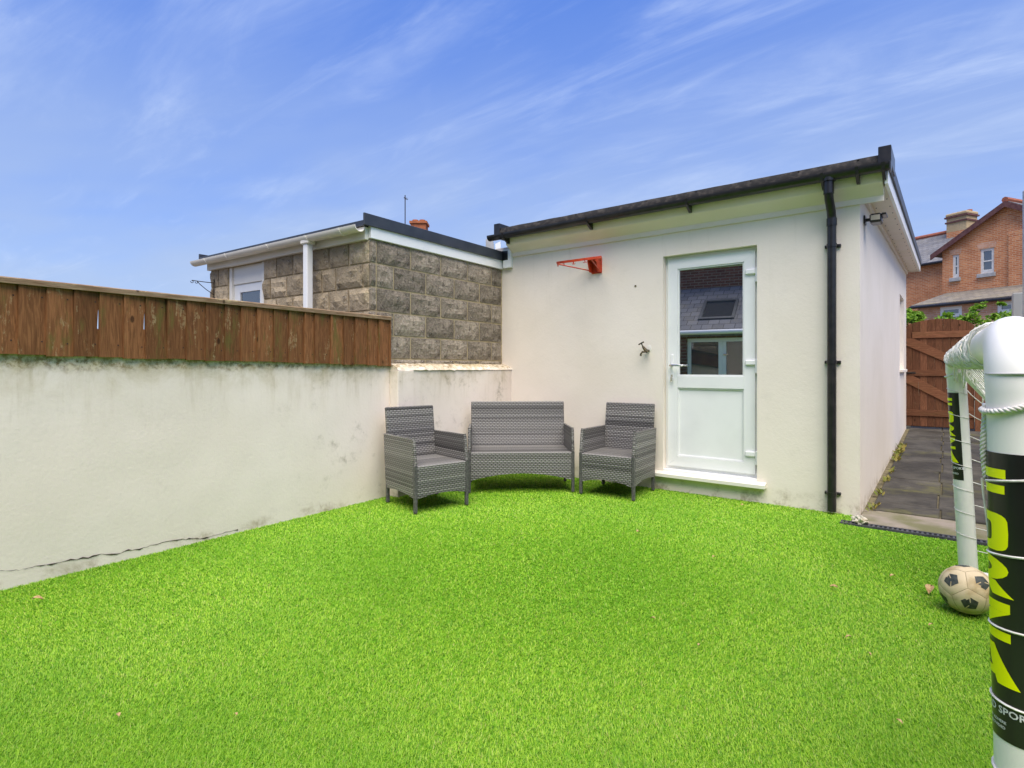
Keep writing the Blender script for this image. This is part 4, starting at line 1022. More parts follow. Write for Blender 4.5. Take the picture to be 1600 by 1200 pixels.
# ------------------------------------------------------------------ football goal
def letters():
    """outlines in a unit cell, x in [-.5,.5], y in [0,1]; each letter = list of polygons (quads/strips)"""
    F = [[(-.5, 0), (-.18, 0), (-.18, 1), (-.5, 1)], [(-.18, .76), (.48, .76), (.48, 1), (-.18, 1)], [(-.18, .36), (.46, .36), (.46, .58), (-.18, .58)]]
    O = []
    def arcpts(rx, ry, cx, cy, n=20, p=5.0):
        r = []
        for k in range(n):
            a = 2 * math.pi * k / n; c, s = math.cos(a), math.sin(a)
            r.append((cx + math.copysign(abs(c) ** (2 / p), c) * rx, cy + math.copysign(abs(s) ** (2 / p), s) * ry))
        return r
    a, b = arcpts(.5, .5, 0, .5), arcpts(.2, .26, 0, .5)
    for k in range(20): O.append([a[k], a[(k + 1) % 20], b[(k + 1) % 20], b[k]])
    Rr = [[(-.5, 0), (-.18, 0), (-.18, 1), (-.5, 1)], [(-.18, .80), (.02, .80), (.02, 1), (-.18, 1)], [(-.18, .36), (.02, .36), (.02, .56), (-.18, .56)],
          [(-.06, .37), (.26, .37), (.56, 0), (.18, 0)]]
    for k in range(10):
        a0, a1 = -math.pi / 2 + math.pi * k / 10, -math.pi / 2 + math.pi * (k + 1) / 10
        Rr.append([(.02 + .47 * math.cos(a0), .68 + .32 * math.sin(a0)), (.02 + .47 * math.cos(a1), .68 + .32 * math.sin(a1)), (.02 + .16 * math.cos(a1), .69 + .12 * math.sin(a1)), (.02 + .16 * math.cos(a0), .69 + .12 * math.sin(a0))])
    Z = [[(-.5, .76), (.5, .76), (.5, 1), (-.5, 1)], [(-.5, 0), (.5, 0), (.5, .24), (-.5, .24)], [(-.5, .24), (-.1, .24), (.5, .76), (.1, .76)]]
    A = [[(-.56, 0), (-.22, 0), (.06, 1), (-.2, 1)], [(.62, 0), (.26, 0), (-.06, 1), (.2, 1)], [(-.17, .18), (.21, .18), (.15, .38), (-.11, .38)]]
    return [F, O, Rr, Z, A]
def wrap_poly(bm, poly, fn, sub=10, th=0.0006):
    """fill a polygon in label space bent round the post; subdivided across"""
    n = len(poly)
    if n == 4:
        g = [[None] * (sub + 1) for _ in range(sub + 1)]
        for i in range(sub + 1):
            for j in range(sub + 1):
                s, t = i / sub, j / sub
                p = [poly[k] for k in range(4)]
                x = (1 - s) * (1 - t) * p[0][0] + s * (1 - t) * p[1][0] + s * t * p[2][0] + (1 - s) * t * p[3][0]
                y = (1 - s) * (1 - t) * p[0][1] + s * (1 - t) * p[1][1] + s * t * p[2][1] + (1 - s) * t * p[3][1]
                g[i][j] = bm.verts.new(fn(x, y))
        for i in range(sub):
            for j in range(sub): bm.faces.new((g[i][j], g[i + 1][j], g[i + 1][j + 1], g[i][j + 1]))
def text_mesh(s, size):
    cu = bpy.data.curves.new('txt', 'FONT'); cu.body = s; cu.size = size; cu.align_x = 'CENTER'; cu.resolution_u = 2; cu.offset = size * 0.02
    o = bpy.data.objects.new('txt', cu); C.objects.link(o)
    dg = bpy.context.evaluated_depsgraph_get(); me = bpy.data.meshes.new_from_object(o.evaluated_get(dg))
    bpy.data.objects.remove(o); bpy.data.curves.remove(cu); return me
def build_goal():
    r = 0.044; zc = 1.25; ztop = zc + r
    nt, nb = Vector((0.095, 1.275, zc)), Vector((0.118, 1.285, 0.0))
    ft, fb = Vector((0.038, 4.02, zc)), Vector((0.100, 4.09, 0.0))
    g = empty('football_goal', (0.1, 2.7, 0)); tag(g, 'white plastic football goal with black and neon labels and a slack net', 'football goal')
    off = Vector((0.1, 2.7, 0)); q = lambda v: Vector(v) - off
    def lerp(a, b, t): return a + (b - a) * t
    def post(b, t, inward):
        pts = [q(b), q(lerp(b, t, 0.5)), q(lerp(b, t, (zc - 0.09) / zc))]
        for k in range(1, 7):                         # elbow turning into the crossbar
            a = math.pi / 2 * k / 6
            pts.append(q(Vector((t.x, t.y, zc - 0.09)) + Vector((0, inward * 0.09 * (1 - math.cos(a)), 0.09 * math.sin(a)))))
        pts.append(q(t + Vector((0, inward * 0.16, 0))))
        return tube('post', pts, r, M['post'], g, 28)
    p_near = post(nb, nt, 1); p_far = post(fb, ft, -1)
    tube('crossbar', [q(nt + Vector((0, 0.1601, 0))), q(ft - Vector((0, 0.1601, 0)))], r, M['post'], g, 24)
    for b, t, post_o in ((nb, nt, p_near), (fb, ft, p_far)):
        ax = (t - b); axn = ax.normalized()
        tube('joint_collar', [q(b + ax * (1.190 / zc)), q(b + ax * (1.1915 / zc))], r + 0.0006, M['steel'], post_o, 28)
    # back frame
    dep = 0.85
    for t, b in ((nt, nb), (ft, fb)):
        tube('back_stay', [q(t + Vector((0.03, -0.0 if t is nt else -0.06, -0.06))), q(Vector((b.x + dep, b.y - (0.0 if t is nt else 0.05), 0.05)))], 0.026, M['post'], g, 14)
        tube('base_rail', [q(b + Vector((r + 0.001, 0, 0.032))), q(Vector((b.x + dep - 0.02, b.y, 0.032)))], 0.030, M['post'], g, 14)
    tube('rear_rail', [q(Vector((nb.x + dep, nb.y + 0.02, 0.032))), q(Vector((fb.x + dep, fb.y - 0.02, 0.032)))], 0.030, M['post'], g, 14)
    # ---- labels
    L = letters()
    def label(b, t, post_o, ang0, half, zt, zb, first, with_small):
        ax = t - b
        def fn(extra):
            def f(u, z):                                  # u: angle from the label centre (rad), z height
                c = b + ax * (z / zc); a = ang0 + u
                return q(c + Vector((math.cos(a), math.sin(a), 0)) * (r + extra))
            return f
        bm = bmesh.new(); f0 = fn(0.0006); n = 28; K = 14
        gv = [[bm.verts.new(f0(-half + 2 * half * i / n, zb + (zt - zb) * k / K)) for k in range(K + 1)] for i in range(n + 1)]
        for i in range(n):
            for k in range(K): bm.faces.new((gv[i][k], gv[i + 1][k], gv[i + 1][k + 1], gv[i][k + 1]))
        bm_obj('label', bm, M['label'], g, smooth=True)
        pitch, hgt, hw = 0.0742, 0.064, R(60)
        f1 = fn(0.0014)
        for k, nm in enumerate(('F', 'O', 'R', 'Z', 'A')):
            bm = bmesh.new(); z0 = first - hgt - k * pitch
            for poly in L[k]:
                # seen from outside, letters read left to right with growing angle
                wrap_poly(bm, [(x * 2 * hw, z0 + y * hgt) for x, y in poly], f1)
            bmesh.ops.remove_doubles(bm, verts=bm.verts[:], dist=1e-5)
            bm_obj('letter', bm, M['neon'], g, smooth=True)
        for s, size, zz in with_small:
            me = text_mesh(s, size)
            for v in me.vertices:
                v.co = f1((v.co.x + 0.020) / r, zz + v.co.y)
            link('small_print', me, M['print_white'], g)
    a_near, a_far = R(180 + 3), R(180 - 2)
    small = (('WORLD SPORTS', 0.0165, 0.622), ('RY ADHERE', 0.0065, 0.606), ('PROVIDED', 0.0065, 0.597))
    label(nb, nt, p_near, a_near, R(98), 1.058, 0.578, 1.031, small)
    label(fb, ft, p_far, a_far, R(98), 1.062, 0.575, 1.032, (('WORLD SPORTS', 0.018, 0.635), ('PROVIDED', 0.014, 0.605)))
    # ---- net: side panels, roof/back panel, cords gathered along the crossbar
    rn = 0.0023
    def cord(bm, a, b, sag=0.02, n=6, rr=rn, sd=0):
        pts = []
        for k in range(n + 1):
            t = k / n; p = lerp(a, b, t); p = p + Vector((0, 0, -sag * 4 * t * (1 - t))) + Vector((mnoise.noise((t * 3, sd, 1)), mnoise.noise((t * 3, sd, 2)), 0)) * 0.012 * (4 * t * (1 - t))
            pts.append(q(p))
        add_tube(bm, pts, rr, 4, False)
    bm = bmesh.new()
    for (b, t) in ((nb, nt), (fb, ft)):                   # triangular sides
        top = t + Vector((0.02, 0, -0.05)); back = Vector((b.x + dep, b.y, 0.05))
        for k in range(9):
            z = 1.075 - k * 0.128
            if z < 0.06: break
            pa = b + (t - b) * (z / zc); s = (zc - z) / zc; pb = lerp(top, back, min(1, s + 0.03))
            cord(bm, pa + Vector((r, 0, 0)), Vector((pb.x, pb.y, pb.z - 0.02)), 0.02, 6, rn, k)
        for k in range(1, 7):
            s = k / 7; pt = lerp(top, back, s); cord(bm, pt, Vector((pt.x + 0.015, pt.y, 0.02)), 0.0, 5, rn, k + 20)
    for k in range(23):                                    # back panel
        t = k / 22; a = lerp(nt, ft, t) + Vector((0, 0, -0.03)); c = lerp(Vector((nb.x + dep, nb.y, 0.05)), Vector((fb.x + dep, fb.y, 0.05)), t)
        cord(bm, a, c, 0.05, 8, rn, k + 40)
    for k in range(1, 11):
        s = k / 11; a = lerp(nt, Vector((nb.x + dep, nb.y, 0.05)), s); c = lerp(ft, Vector((fb.x + dep, fb.y, 0.05)), s); cord(bm, a, c, 0.06, 22, rn, k + 70)
    # turns round the posts
    def turn(b, t, z, rr, a0, a1, tilt, n=14):
        pts = []
        for k in range(n + 1):
            a = a0 + (a1 - a0) * k / n; c = b + (t - b) * ((z + tilt * (k / n - 0.5)) / zc)
            pts.append(q(c + Vector((math.cos(a), math.sin(a), 0)) * (r + rr * 0.9)))
        add_tube(bm, pts, rr, 5, False)
    for k, z in enumerate((1.075, 0.94, 0.80, 0.665, 0.53, 0.40, 0.27)):
        turn(fb, ft, z, 0.0017, R(120), R(345), -0.045)
    for k, z in enumerate((1.012, 0.888, 0.765, 0.64, 0.515, 0.39)):
        turn(nb, nt, z, 0.0020, R(120), R(345), 0.03 - 0.012 * k)
    bm_obj('net', bm, M['net'], g)
    # gathered net over the crossbar and the far elbow
    bm = bmesh.new()
    for k in range(150):
        y = ft.y - 0.03 - (k / 150) * 2.4
        if y < nt.y + 0.2: break
        t = (y - nt.y) / (ft.y - nt.y); c = lerp(nt, ft, t); a0 = random.uniform(0, 6.28); ln = random.uniform(2.5, 5.0); sk = random.uniform(-0.09, 0.09)
        pts = [q(Vector((c.x, y + sk * (i / 8), zc)) + Vector((math.cos(a0 + ln * i / 8), 0, math.sin(a0 + ln * i / 8))) * (r + 0.004 + 0.006 * random.random())) for i in range(9)]
        add_tube(bm, pts, 0.0024, 4, False)
    for k in range(16):                                    # loose hanks hanging under the bar near the far post
        y0 = ft.y - random.uniform(0.02, 0.75); y1 = y0 - random.uniform(0.15, 0.45); dz = random.uniform(0.03, 0.11); xx = ft.x + random.uniform(-0.01, 0.09)
        pts = [q(Vector((xx + 0.02 * mnoise.noise((i, k, 0)), y0 + (y1 - y0) * i / 8, zc - r - dz * 4 * (i / 8) * (1 - i / 8) + 0.012 * mnoise.noise((i * 0.7, k, 4))))) for i in range(9)]
        add_tube(bm, pts, 0.003, 4, False)
    bm_obj('gathered_net', bm, M['net'], g)
    # braided rope: round the near post and hanging down its side; another at the far elbow
    def rope(name, path, rr):
        bm = bmesh.new(); m = len(path)
        for s in range(3):
            pts = []
            for i in range(m):
                t = path[min(i + 1, m - 1)] - path[max(i - 1, 0)]; t.normalize(); u = t.cross(Vector((0.3, 0.2, 1))).normalized(); w = t.cross(u)
                a = i * 0.75 + s * 2.094; pts.append(path[i] + (u * math.cos(a) + w * math.sin(a)) * rr * 0.62)
            add_tube(bm, pts, rr * 0.62, 6, True)
        return bm_obj(name, bm, M['net'], g, smooth=True)
    zr = 1.138
    rope('rope', [q(nb + (nt - nb) * ((zr + 0.012 * math.sin(a * 1.3)) / zc) + Vector((math.cos(a), math.sin(a), 0)) * (r + 0.0045)) for a in [R(176) + R(170) * i / 60 for i in range(61)]], 0.0044)
    rope('rope', [q(nb + (nt - nb) * (z / zc) + Vector((-r - 0.002 + 0.002 * math.sin(z * 40), 0.004 + 0.004 * math.sin(z * 27), 0))) for z in [1.138 - 0.13 * i / 50 for i in range(51)]], 0.0042)
    tube('cord_tail', [q(nb + (nt - nb) * (z / zc) + Vector((-r - 0.003 + 0.004 * math.sin(z * 23), 0.004, 0))) for z in [1.008 - 0.13 * i / 10 for i in range(11)]], 0.002, M['net'], g, 5)
    rope('rope', [q(Vector((ft.x - 0.045 + 0.33 * (i / 40), ft.y - 0.06 - 0.10 * math.sin(i / 40 * 3.1), zc - 0.10 + 0.05 * math.sin(i / 40 * 3.0) - 0.10 * (i / 40) ** 2))) for i in range(41)], 0.006)
    for k in range(2):
        tube('hanging_cord', [q(Vector((fb.x + 0.075 + 0.03 * k + 0.02 * math.sin(z * 5 + k * 2), fb.y - 0.06 - 0.03 * k, z))) for z in [1.16 - 1.0 * i / 20 for i in range(21)]], 0.0035 - 0.0012 * k, M['net'], g, 5)
build_goal()

# ------------------------------------------------------------------ football
def build_ball():
    rad = 0.114; b = empty('football', (0.078, 3.567, rad - 0.004)); tag(b, 'scuffed cream football with faded black pentagon marks beside the goal post', 'football')
    phi = (1 + 5 ** 0.5) / 2
    ctr = []
    for s1 in (-1, 1):
        for s2 in (-1, 1):
            ctr += [Vector((0, s1, s2 * phi)), Vector((s1, s2 * phi, 0)), Vector((s2 * phi, 0, s1))]
    ctr = [c.normalized() for c in ctr]
    # turn the ball so that a seam junction faces the camera, as in the photo
    view = (CP - b.location).normalized()
    f0 = ctr[0]; nb_ = sorted(ctr, key=lambda c: -c.dot(f0))[1:6]; f1 = nb_[0]; f2 = max((c for c in nb_[1:]), key=lambda c: c.dot(f1))
    j = (f0 + f1 + f2).normalized()
    up = (UP - view * UP.dot(view)).normalized(); rt = up.cross(view)
    jt = (view + up * 0.06 + rt * 0.04).normalized()
    # bottom panel below the junction: f0 goes down
    d0 = (f0 - j * f0.dot(j)).normalized(); src = Matrix((j, d0, j.cross(d0))).transposed()
    dn = (-up * 1.0 + rt * 0.12); dn = (dn - jt * dn.dot(jt)).normalized(); dst = Matrix((jt, dn, jt.cross(dn))).transposed()
    rot = dst @ src.transposed()
    ctr = [(rot @ c).normalized() for c in ctr]
    bm = bmesh.new(); bmesh.ops.create_icosphere(bm, subdivisions=4, radius=rad - 0.0022); bm_obj('bladder', bm, M['ball_seam'], b, smooth=True)
    for c in ctr:
        nbr = sorted(ctr, key=lambda d: -d.dot(c))[1:6]
        ax = (nbr[0] - c * nbr[0].dot(c)).normalized(); ay = c.cross(ax)
        nbr.sort(key=lambda d: math.atan2(d.dot(ay), d.dot(ax)))
        cor = [(c + nbr[i] + nbr[(i + 1) % 5]).normalized() for i in range(5)]
        bm = bmesh.new(); N = 6
        def sph(i, u, v, sc, rr):
            p = c * (1 - u - v) + (c + (cor[i] - c) * sc) * u + (c + (cor[(i + 1) % 5] - c) * sc) * v
            return p.normalized() * rr
        for i in range(5):
            g = {}
            for a in range(N + 1):
                for e in range(N + 1 - a):
                    edge = 1 if a + e == N else 0
                    g[a, e] = bm.verts.new(sph(i, a / N, e / N, 0.985, rad - 0.0016 * edge))
            for a in range(N):
                for e in range(N - a):
                    bm.faces.new((g[a, e], g[a + 1, e], g[a, e + 1]))
                    if a + e < N - 1: bm.faces.new((g[a + 1, e], g[a + 1, e + 1], g[a, e + 1]))
        bmesh.ops.remove_doubles(bm, verts=bm.verts[:], dist=1e-5)
        p = bm_obj('panel', bm, M['ball'], b, smooth=True)
        # printed mark: pentagon with two slits
        bm = bmesh.new(); K = 8; sl = random.randint(0, 4)
        for i in range(5):
            for a in range(K):
                for e in range(K - a):
                    for tri in ([(a, e), (a + 1, e), (a, e + 1)], [(a + 1, e), (a + 1, e + 1), (a, e + 1)]):
                        if max(x + y for x, y in tri) > K: continue
                        m_u = sum(x for x, y in tri) / 3 / K; m_v = sum(y for x, y in tri) / 3 / K
                        if i == sl and m_v < 0.10 and m_u > 0.25: continue
                        if i == (sl + 2) % 5 and m_u < 0.10 and m_v > 0.2: continue
                        if i == (sl + 3) % 5 and m_u + m_v > 0.72 and m_u > m_v: continue
                        bm.faces.new([bm.verts.new(sph(i, x / K, y / K, 0.48, rad + 0.0004)) for x, y in tri])
        bmesh.ops.remove_doubles(bm, verts=bm.verts[:], dist=1e-5)
        bm_obj('printed_mark', bm, M['ball_mark'], p, smooth=True)
build_ball()

# ------------------------------------------------------------------ small things lying about
def leaf_mesh(seed):
    rnd = random.Random(seed); bm = bmesh.new(); n = 6; L = 0.045; rows = []
    for i in range(n + 1):
        t = i / n; w = 0.012 * math.sin(math.pi * min(1, t * 0.95 + 0.05)) ** 0.8 * (1 + rnd.uniform(-0.15, 0.15)); z = 0.010 * math.sin(t * 3.0) + rnd.uniform(-0.001, 0.001)
        rows.append([bm.verts.new((t * L - L / 2, -w, z + 0.007)), bm.verts.new((t * L - L / 2, 0, z)), bm.verts.new((t * L - L / 2, w, z + 0.008))])
    for i in range(n):
        for k in range(2): bm.faces.new((rows[i][k], rows[i + 1][k], rows[i + 1][k + 1], rows[i][k + 1]))
    me = bpy.data.meshes.new('leaf'); bm.to_mesh(me); bm.free(); me.materials.append(M['leaf_dry']); boxuv(me); return me
lm = [leaf_mesh(i) for i in range(4)]
for k, (px, py) in enumerate([(58, 937), (1115, 871), (1395, 901), (1303, 918), (1453, 923), (1455, 977), (1326, 996), (1358, 1022), (1405, 1128), (997, 832), (1160, 790), (1020, 967), (185, 1118), (368, 1117), (1092, 1008), (1048, 762)]):
    p = on_z(px, py, 0.012); o = bpy.data.objects.new('fallen_leaf', lm[k % 4]); C.objects.link(o); o.location = p; s = random.uniform(0.7, 1.1) if py < 950 else random.uniform(0.4, 0.6)
    if px in (1453,): s = 1.6
    o.rotation_euler = (random.uniform(-0.3, 0.3), random.uniform(-0.3, 0.3), random.uniform(0, 6.28)); o.scale = (s, s, s)
    tag(o, 'small dry tan leaf lying on the green turf', 'leaf', 'fallen leaves on the turf')
def build_litter():
    p = on_z(1345, 815, 0.02); bm = bmesh.new(); bmesh.ops.create_icosphere(bm, subdivisions=3, radius=0.05)
    for v in bm.verts:
        d = v.co.normalized(); v.co = Vector((v.co.x * 1.0, v.co.y * 0.7, v.co.z * 0.7)) * (1 + 0.55 * mnoise.noise(d * 3.1) + 0.3 * mnoise.noise(d * 8))
        if v.co.x > 0.02: v.co.z *= 0.55
    o = bm_obj('crumpled_wrapper', bm, M['crumple'], None); o.location = (p.x, p.y, 0.03)
    tag(o, 'crumpled dirty white plastic scrap at the foot of the building corner', 'litter')
build_litter()
def build_weeds():
    spots = [(BXR + 0.05, y) for y in (5.7, 6.3, 6.95, 7.5, 8.35, 8.9, 9.4)]
    for k, (x, y) in enumerate(spots):
        bm = bmesh.new(); n = 40 if y > 8 else 22
        for i in range(n):
            a = random.uniform(0, 6.28); L = random.uniform(0.02, 0.07) * (1.5 if y > 8 else 1); b = Vector((random.gauss(0, 0.014), random.gauss(0, 0.08), 0)); d = Vector((math.cos(a) * 0.6 , math.sin(a), random.uniform(0.3, 1.2))).normalized() * L
            s = d.cross(UP).normalized() * L * 0.22
            v = [bm.verts.new(b), bm.verts.new(b + d * 0.5 + s), bm.verts.new(b + d), bm.verts.new(b + d * 0.5 - s)]; bm.faces.new(v)
        o = bm_obj('weed_tuft', bm, M['weed'], None); o.location = (x + 0.02, y, path_z(y) + 0.001)
        tag(o, 'low tuft of weeds and dead leaves along the side wall foot', 'weeds', 'weed tufts along the side wall')
build_weeds()

# ------------------------------------------------------------------ bushes beyond the gate
def bush(name, loc, rx, ry, rz, n, label, seed, stem_h):
    rnd = random.Random(seed); b = empty(name, loc); tag(b, label, 'bush', 'bushes beyond the gate')
    tube('stem', [(0, 0, 0), (0.03, 0, stem_h * 0.5), (0.0, 0.02, stem_h + rz * 0.3)], [0.03, 0.025, 0.012], M['bark'], b, 6)
    for k in range(4):
        a = k * 1.6; tube('branch', [(0.01, 0, stem_h * 0.6), (math.cos(a) * rx * 0.4, math.sin(a) * ry * 0.4, stem_h + rz * 0.1), (math.cos(a) * rx * 0.75, math.sin(a) * ry * 0.75, stem_h + rz * 0.5)], [0.014, 0.010, 0.005], M['bark'], b, 5)
    V = []; Fc = []
    cl = [(Vector((rnd.gauss(0, 0.5), rnd.gauss(0, 0.5), rnd.gauss(0, 0.5))), rnd.uniform(0.25, 0.5)) for _ in range(16)]
    for i in range(n):
        c, q = rnd.choice(cl); d = Vector((rnd.gauss(0, 1), rnd.gauss(0, 1), rnd.gauss(0, 1))).normalized() * q * rnd.random() ** 0.4 + c
        if d.length > 1.15: d *= 1.0 / d.length
        p = Vector((d.x * rx, d.y * ry, stem_h + rz * 0.5 + d.z * rz * 0.6))
        u = Vector((rnd.gauss(0, 1), rnd.gauss(0, 1), rnd.gauss(0, 0.6))).normalized(); w = u.cross(Vector((rnd.gauss(0, 1), rnd.gauss(0, 1), 1.5))).normalized()
        L = rnd.uniform(0.03, 0.06); W = L * 0.4; k = len(V)
        V += [p - u * L, p + w * W, p + u * L, p - w * W]; Fc.append((k, k + 1, k + 2, k + 3))
    me = bpy.data.meshes.new('crown'); me.from_pydata(V, [], Fc); me.update(); link('crown', me, M['leaf'], b, uv=False)
def at(px, Y): p = on_y(px, HOR, Y); return (p.x, Y, 0.2)
bush('leafy_bush', at(1424, 13.4), 0.26, 0.4, 0.40, 1300, 'leafy green bush behind the arched gate beside the outbuilding', 3, 1.70)
bush('leafy_bush', at(1484, 14.6), 0.26, 0.3, 0.28, 800, 'leafy green bush behind the middle of the arched gate', 5, 1.80)
bush('leafy_bush', at(1552, 13.3), 0.42, 0.4, 0.60, 2600, 'broad leafy green bush behind the gate post and pier', 8, 1.50)

# ------------------------------------------------------------------ brick house beyond
def build_house():
    hd = Vector((-0.86, 0.51, 0)).normalized()            # along the facade, going away to the left
    hn = Vector((-hd.y, hd.x, 0)); hn = hn if hn.dot(CP) > 0 or True else -hn
    hn = Vector((-0.51, -0.86, 0)).normalized()           # facing us
    P = CP + rdir(1520, HOR) * 24.0; P.z = 0
    def pl(off): return P + hn * off
    def uz(px, py, off=0.0):                              # facade coordinates of a pixel on the plane moved off towards us
        q = on_plane(px, py, pl(off), hn) - P; return q.dot(-hd), q.z     # u grows to the right
    h = empty('brick_house', (P.x, P.y, 0), math.atan2(-hd.y, -hd.x)); tag(h, 'orange brick house with slate roofs, cream chimney and sash windows beyond the gate', 'house')
    # local frame: x = u (right), y = away from us
    def rect(px0, py0, px1, py1, off=0.0):
        a = uz(px0, py0, off); b = uz(px1, py1, off); c = uz(px0, py1, off); d = uz(px1, py0, off)
        return a[0], d[0], (c[1] + b[1]) / 2, (a[1] + d[1]) / 2          # u0,u1,z0,z1
    uL = uz(1472.5, 420)[0]; uP, zP = uz(1576, 318); uE, zE = uz(1467, 397)
    uR = uP + (uP - uL)
    ws = [rect(1488, 398, 1498.5, 434), rect(1531.5, 388, 1553, 427)]
    zEave = zE + 0.1
    us = sorted([uL, ws[0][0], ws[0][1], ws[1][0], ws[1][1], uR]); 
    zlo, zhi = min(ws[0][2], ws[1][2]), max(ws[0][3], ws[1][3])
    # gable wall: rectangular part with window openings, then the triangle over it
    zs = [0.0, ws[0][2], ws[1][2], ws[0][3], ws[1][3], zEave]; zs = sorted(set(zs))
    holes = set()
    for (a, b, c, d) in ws:
        i = us.index(a)
        for j in range(len(zs) - 1):
            if zs[j] >= c - 1e-6 and zs[j + 1] <= d + 1e-6: holes.add((i, j))
    bm = bmesh.new(); grid_wall(bm, us, zs, holes, (0, 0, 0), (1, 0, 0), (0, -1, 0), 0.25)
    bm_obj('gable_wall', bm, M['brick'], h)
    prism('gable_peak', [(uL, 0, zEave + 0.0005), (uR, 0, zEave + 0.0005), (uP, 0, zP)], (0, 0.25, 0), M['brick'], h)
    box('gable_pilaster', (uz(1578, 400)[0], -0.10, 0), (uR - 0.3, -0.001, zP - 1.15), M['brick'], h)
    prism('gable_side', [(uL, 0.2505, 0), (uL, 0.2505, zEave), (uL, 6, zEave), (uL, 6, 0)], (0.25, 0, 0), M['brick'], h)
    for k, (a, b, c, d) in enumerate(ws):
        w = empty('window'); w.parent = h; w.location = (a, 0.04, c); W, H = b - a, d - c; t = 0.10
        bm = bmesh.new(); grid_wall(bm, [0.001, t, W - t, W - 0.001], [0.001, t * 1.6, H / 2 - 0.025, H / 2 + 0.025, H - t, H - 0.001], {(1, 1), (1, 3)}, (0, 0, 0), (1, 0, 0), (0, -1, 0), 0.08)
        bm_obj('sash_frame', bm, M['white_paint'], w)
        for z0, z1 in ((t * 1.6, H / 2 - 0.025), (H / 2 + 0.025, H - t)): box('pane', (t + 0.0005, 0.03, z0 + 0.0005), (W - t - 0.0005, 0.04, z1 - 0.0005), M['glass_far'], w)
        box('sill', (-0.08, -0.15, -0.16), (W + 0.08, -0.041, -0.0005), M['stone_sill'], w, 0.01)
        prism('arch_lintel', [(-0.06, -0.0505, H + 0.001), (W + 0.06, -0.0505, H + 0.001), (W + 0.12, -0.0505, H + 0.22), (W * 0.5, -0.0505, H + 0.27), (-0.12, -0.0505, H + 0.22)], (0, 0.008, 0), M['brick_pale'], w)
    # gable roof
    def roofslab(name, a, b, y0, y1, th, mat):
        (ua, za), (ub, zb) = a, b
        n = Vector((-(zb - za), 0, ub - ua)).normalized(); n = n if n.z > 0 else -n
        bm = bmesh.new(); add_prism(bm, [(ua, y0, za), (ub, y0, zb), (ub + n.x * th, y0, zb + n.z * th), (ua + n.x * th, y0, za + n.z * th)], (0, y1 - y0, 0)); return bm_obj(name, bm, mat, h)
    dz = (zP - zEave) / (uP - uL); e = 0.35
    roofslab('roof_slope', (uL - e, zEave - e * dz + 0.004), (uP, zP + 0.004), -0.22, 6, 0.09, M['slate'])
    roofslab('roof_slope', (uR + e, zEave - e * dz + 0.004), (uP, zP + 0.004), -0.22, 6, 0.09, M['slate'])
    for s, ue in ((1, uL - e), (-1, uR + e)):
        prism('bargeboard', [(ue, -0.2205, zEave - e * dz - 0.15), (uP, -0.2205, zP - 0.15), (uP, -0.2205, zP + 0.08), (ue, -0.2205, zEave - e * dz + 0.08)], (0, -0.05, 0), M['maroon'], h)
    tube('ridge', [(uP, -0.25, zP + 0.13), (uP, 6, zP + 0.13)], 0.12, M['tile_red'], h, 8)
    box('side_chimney', (uz(1590, 300)[0], 1.8, zP - 1.0), (uz(1590, 300)[0] + 0.9, 2.5, zP + 1.05), M['brick'], h)
    box('side_chimney_cap', (uz(1590, 300)[0] - 0.06, 1.74, zP + 1.0505), (uz(1590, 300)[0] + 0.96, 2.56, zP + 1.25), M['brick'], h)
    # set-back left wing
    sb = 2.2
    uq = lambda px, py: uz(px, py, -sb)
    ul, zl = uq(1380, 430); ur, zr = uq(1473, 407); ze = uq(1455, 410)[1]
    box('wing_wall', (ul - 1, sb, 0), (uL + 0.1, sb + 0.25, ze), M['brick'], h)
    zrd = uz(1452, 370, -sb - 2.6)[1]
    bm = bmesh.new(); add_prism(bm, [(ul - 1.2, sb - 0.25, ze - 0.05), (ul - 1.2, sb + 2.6, zrd), (ul - 1.2, sb + 2.6, zrd - 0.1), (ul - 1.2, sb - 0.25, ze - 0.16)], (uP - ul + 1.2, 0, 0))
    bm_obj('wing_roof', bm, M['slate'], h)
    tube('wing_ridge', [(ul - 1.2, sb + 2.6, zrd + 0.03), (uP, sb + 2.6, zrd + 0.03)], 0.12, M['tile_red'], h, 8)
    tube('wing_gutter', [(ul - 1.2, sb - 0.30, ze - 0.10), (uL - 0.01, sb - 0.30, ze - 0.10)], 0.07, M['black'], h, 8)
    tube('wing_downpipe', [(uL - 0.12, sb - 0.05, ze - 0.2), (uL - 0.12, sb - 0.05, 1.0)], 0.05, M['black'], h, 8)
    # cream chimney: banded, with pots
    c = empty('chimney'); c.parent = h
    cy = sb + 2.0; u0, z0 = uz(1475.5, 371, -cy); u1, _ = uz(1514.5, 371, -cy); zt = uz(1495, 329, -cy)[1]
    dH = zt - z0; zz = lambda f: z0 + dH * f
    dp = (u1 - u0) * 0.75; g0 = u0 + 0.1; g1 = u1 - 0.12
    box('base', (g0, cy, z0 - 1.2), (g1, cy + dp, zz(0.16)), M['brick'], c)
    box('shaft', (g0 + 0.001, cy + 0.001, zz(0.16)), (g1 - 0.001, cy + dp - 0.001, zz(0.53)), M['brick_cream'], c)
    box('band', (g0 - 0.05, cy - 0.05, zz(0.53)), (g1 + 0.05, cy + dp + 0.05, zz(0.59)), M['maroon'], c)
    box('upper_shaft', (g0 + 0.001, cy + 0.001, zz(0.59)), (g1 - 0.001, cy + dp - 0.001, zz(0.74)), M['brick_cream'], c)
    box('cap', (g0 - 0.07, cy - 0.07, zz(0.74)), (g1 + 0.07, cy + dp + 0.07, zz(0.80)), M['maroon'], c)
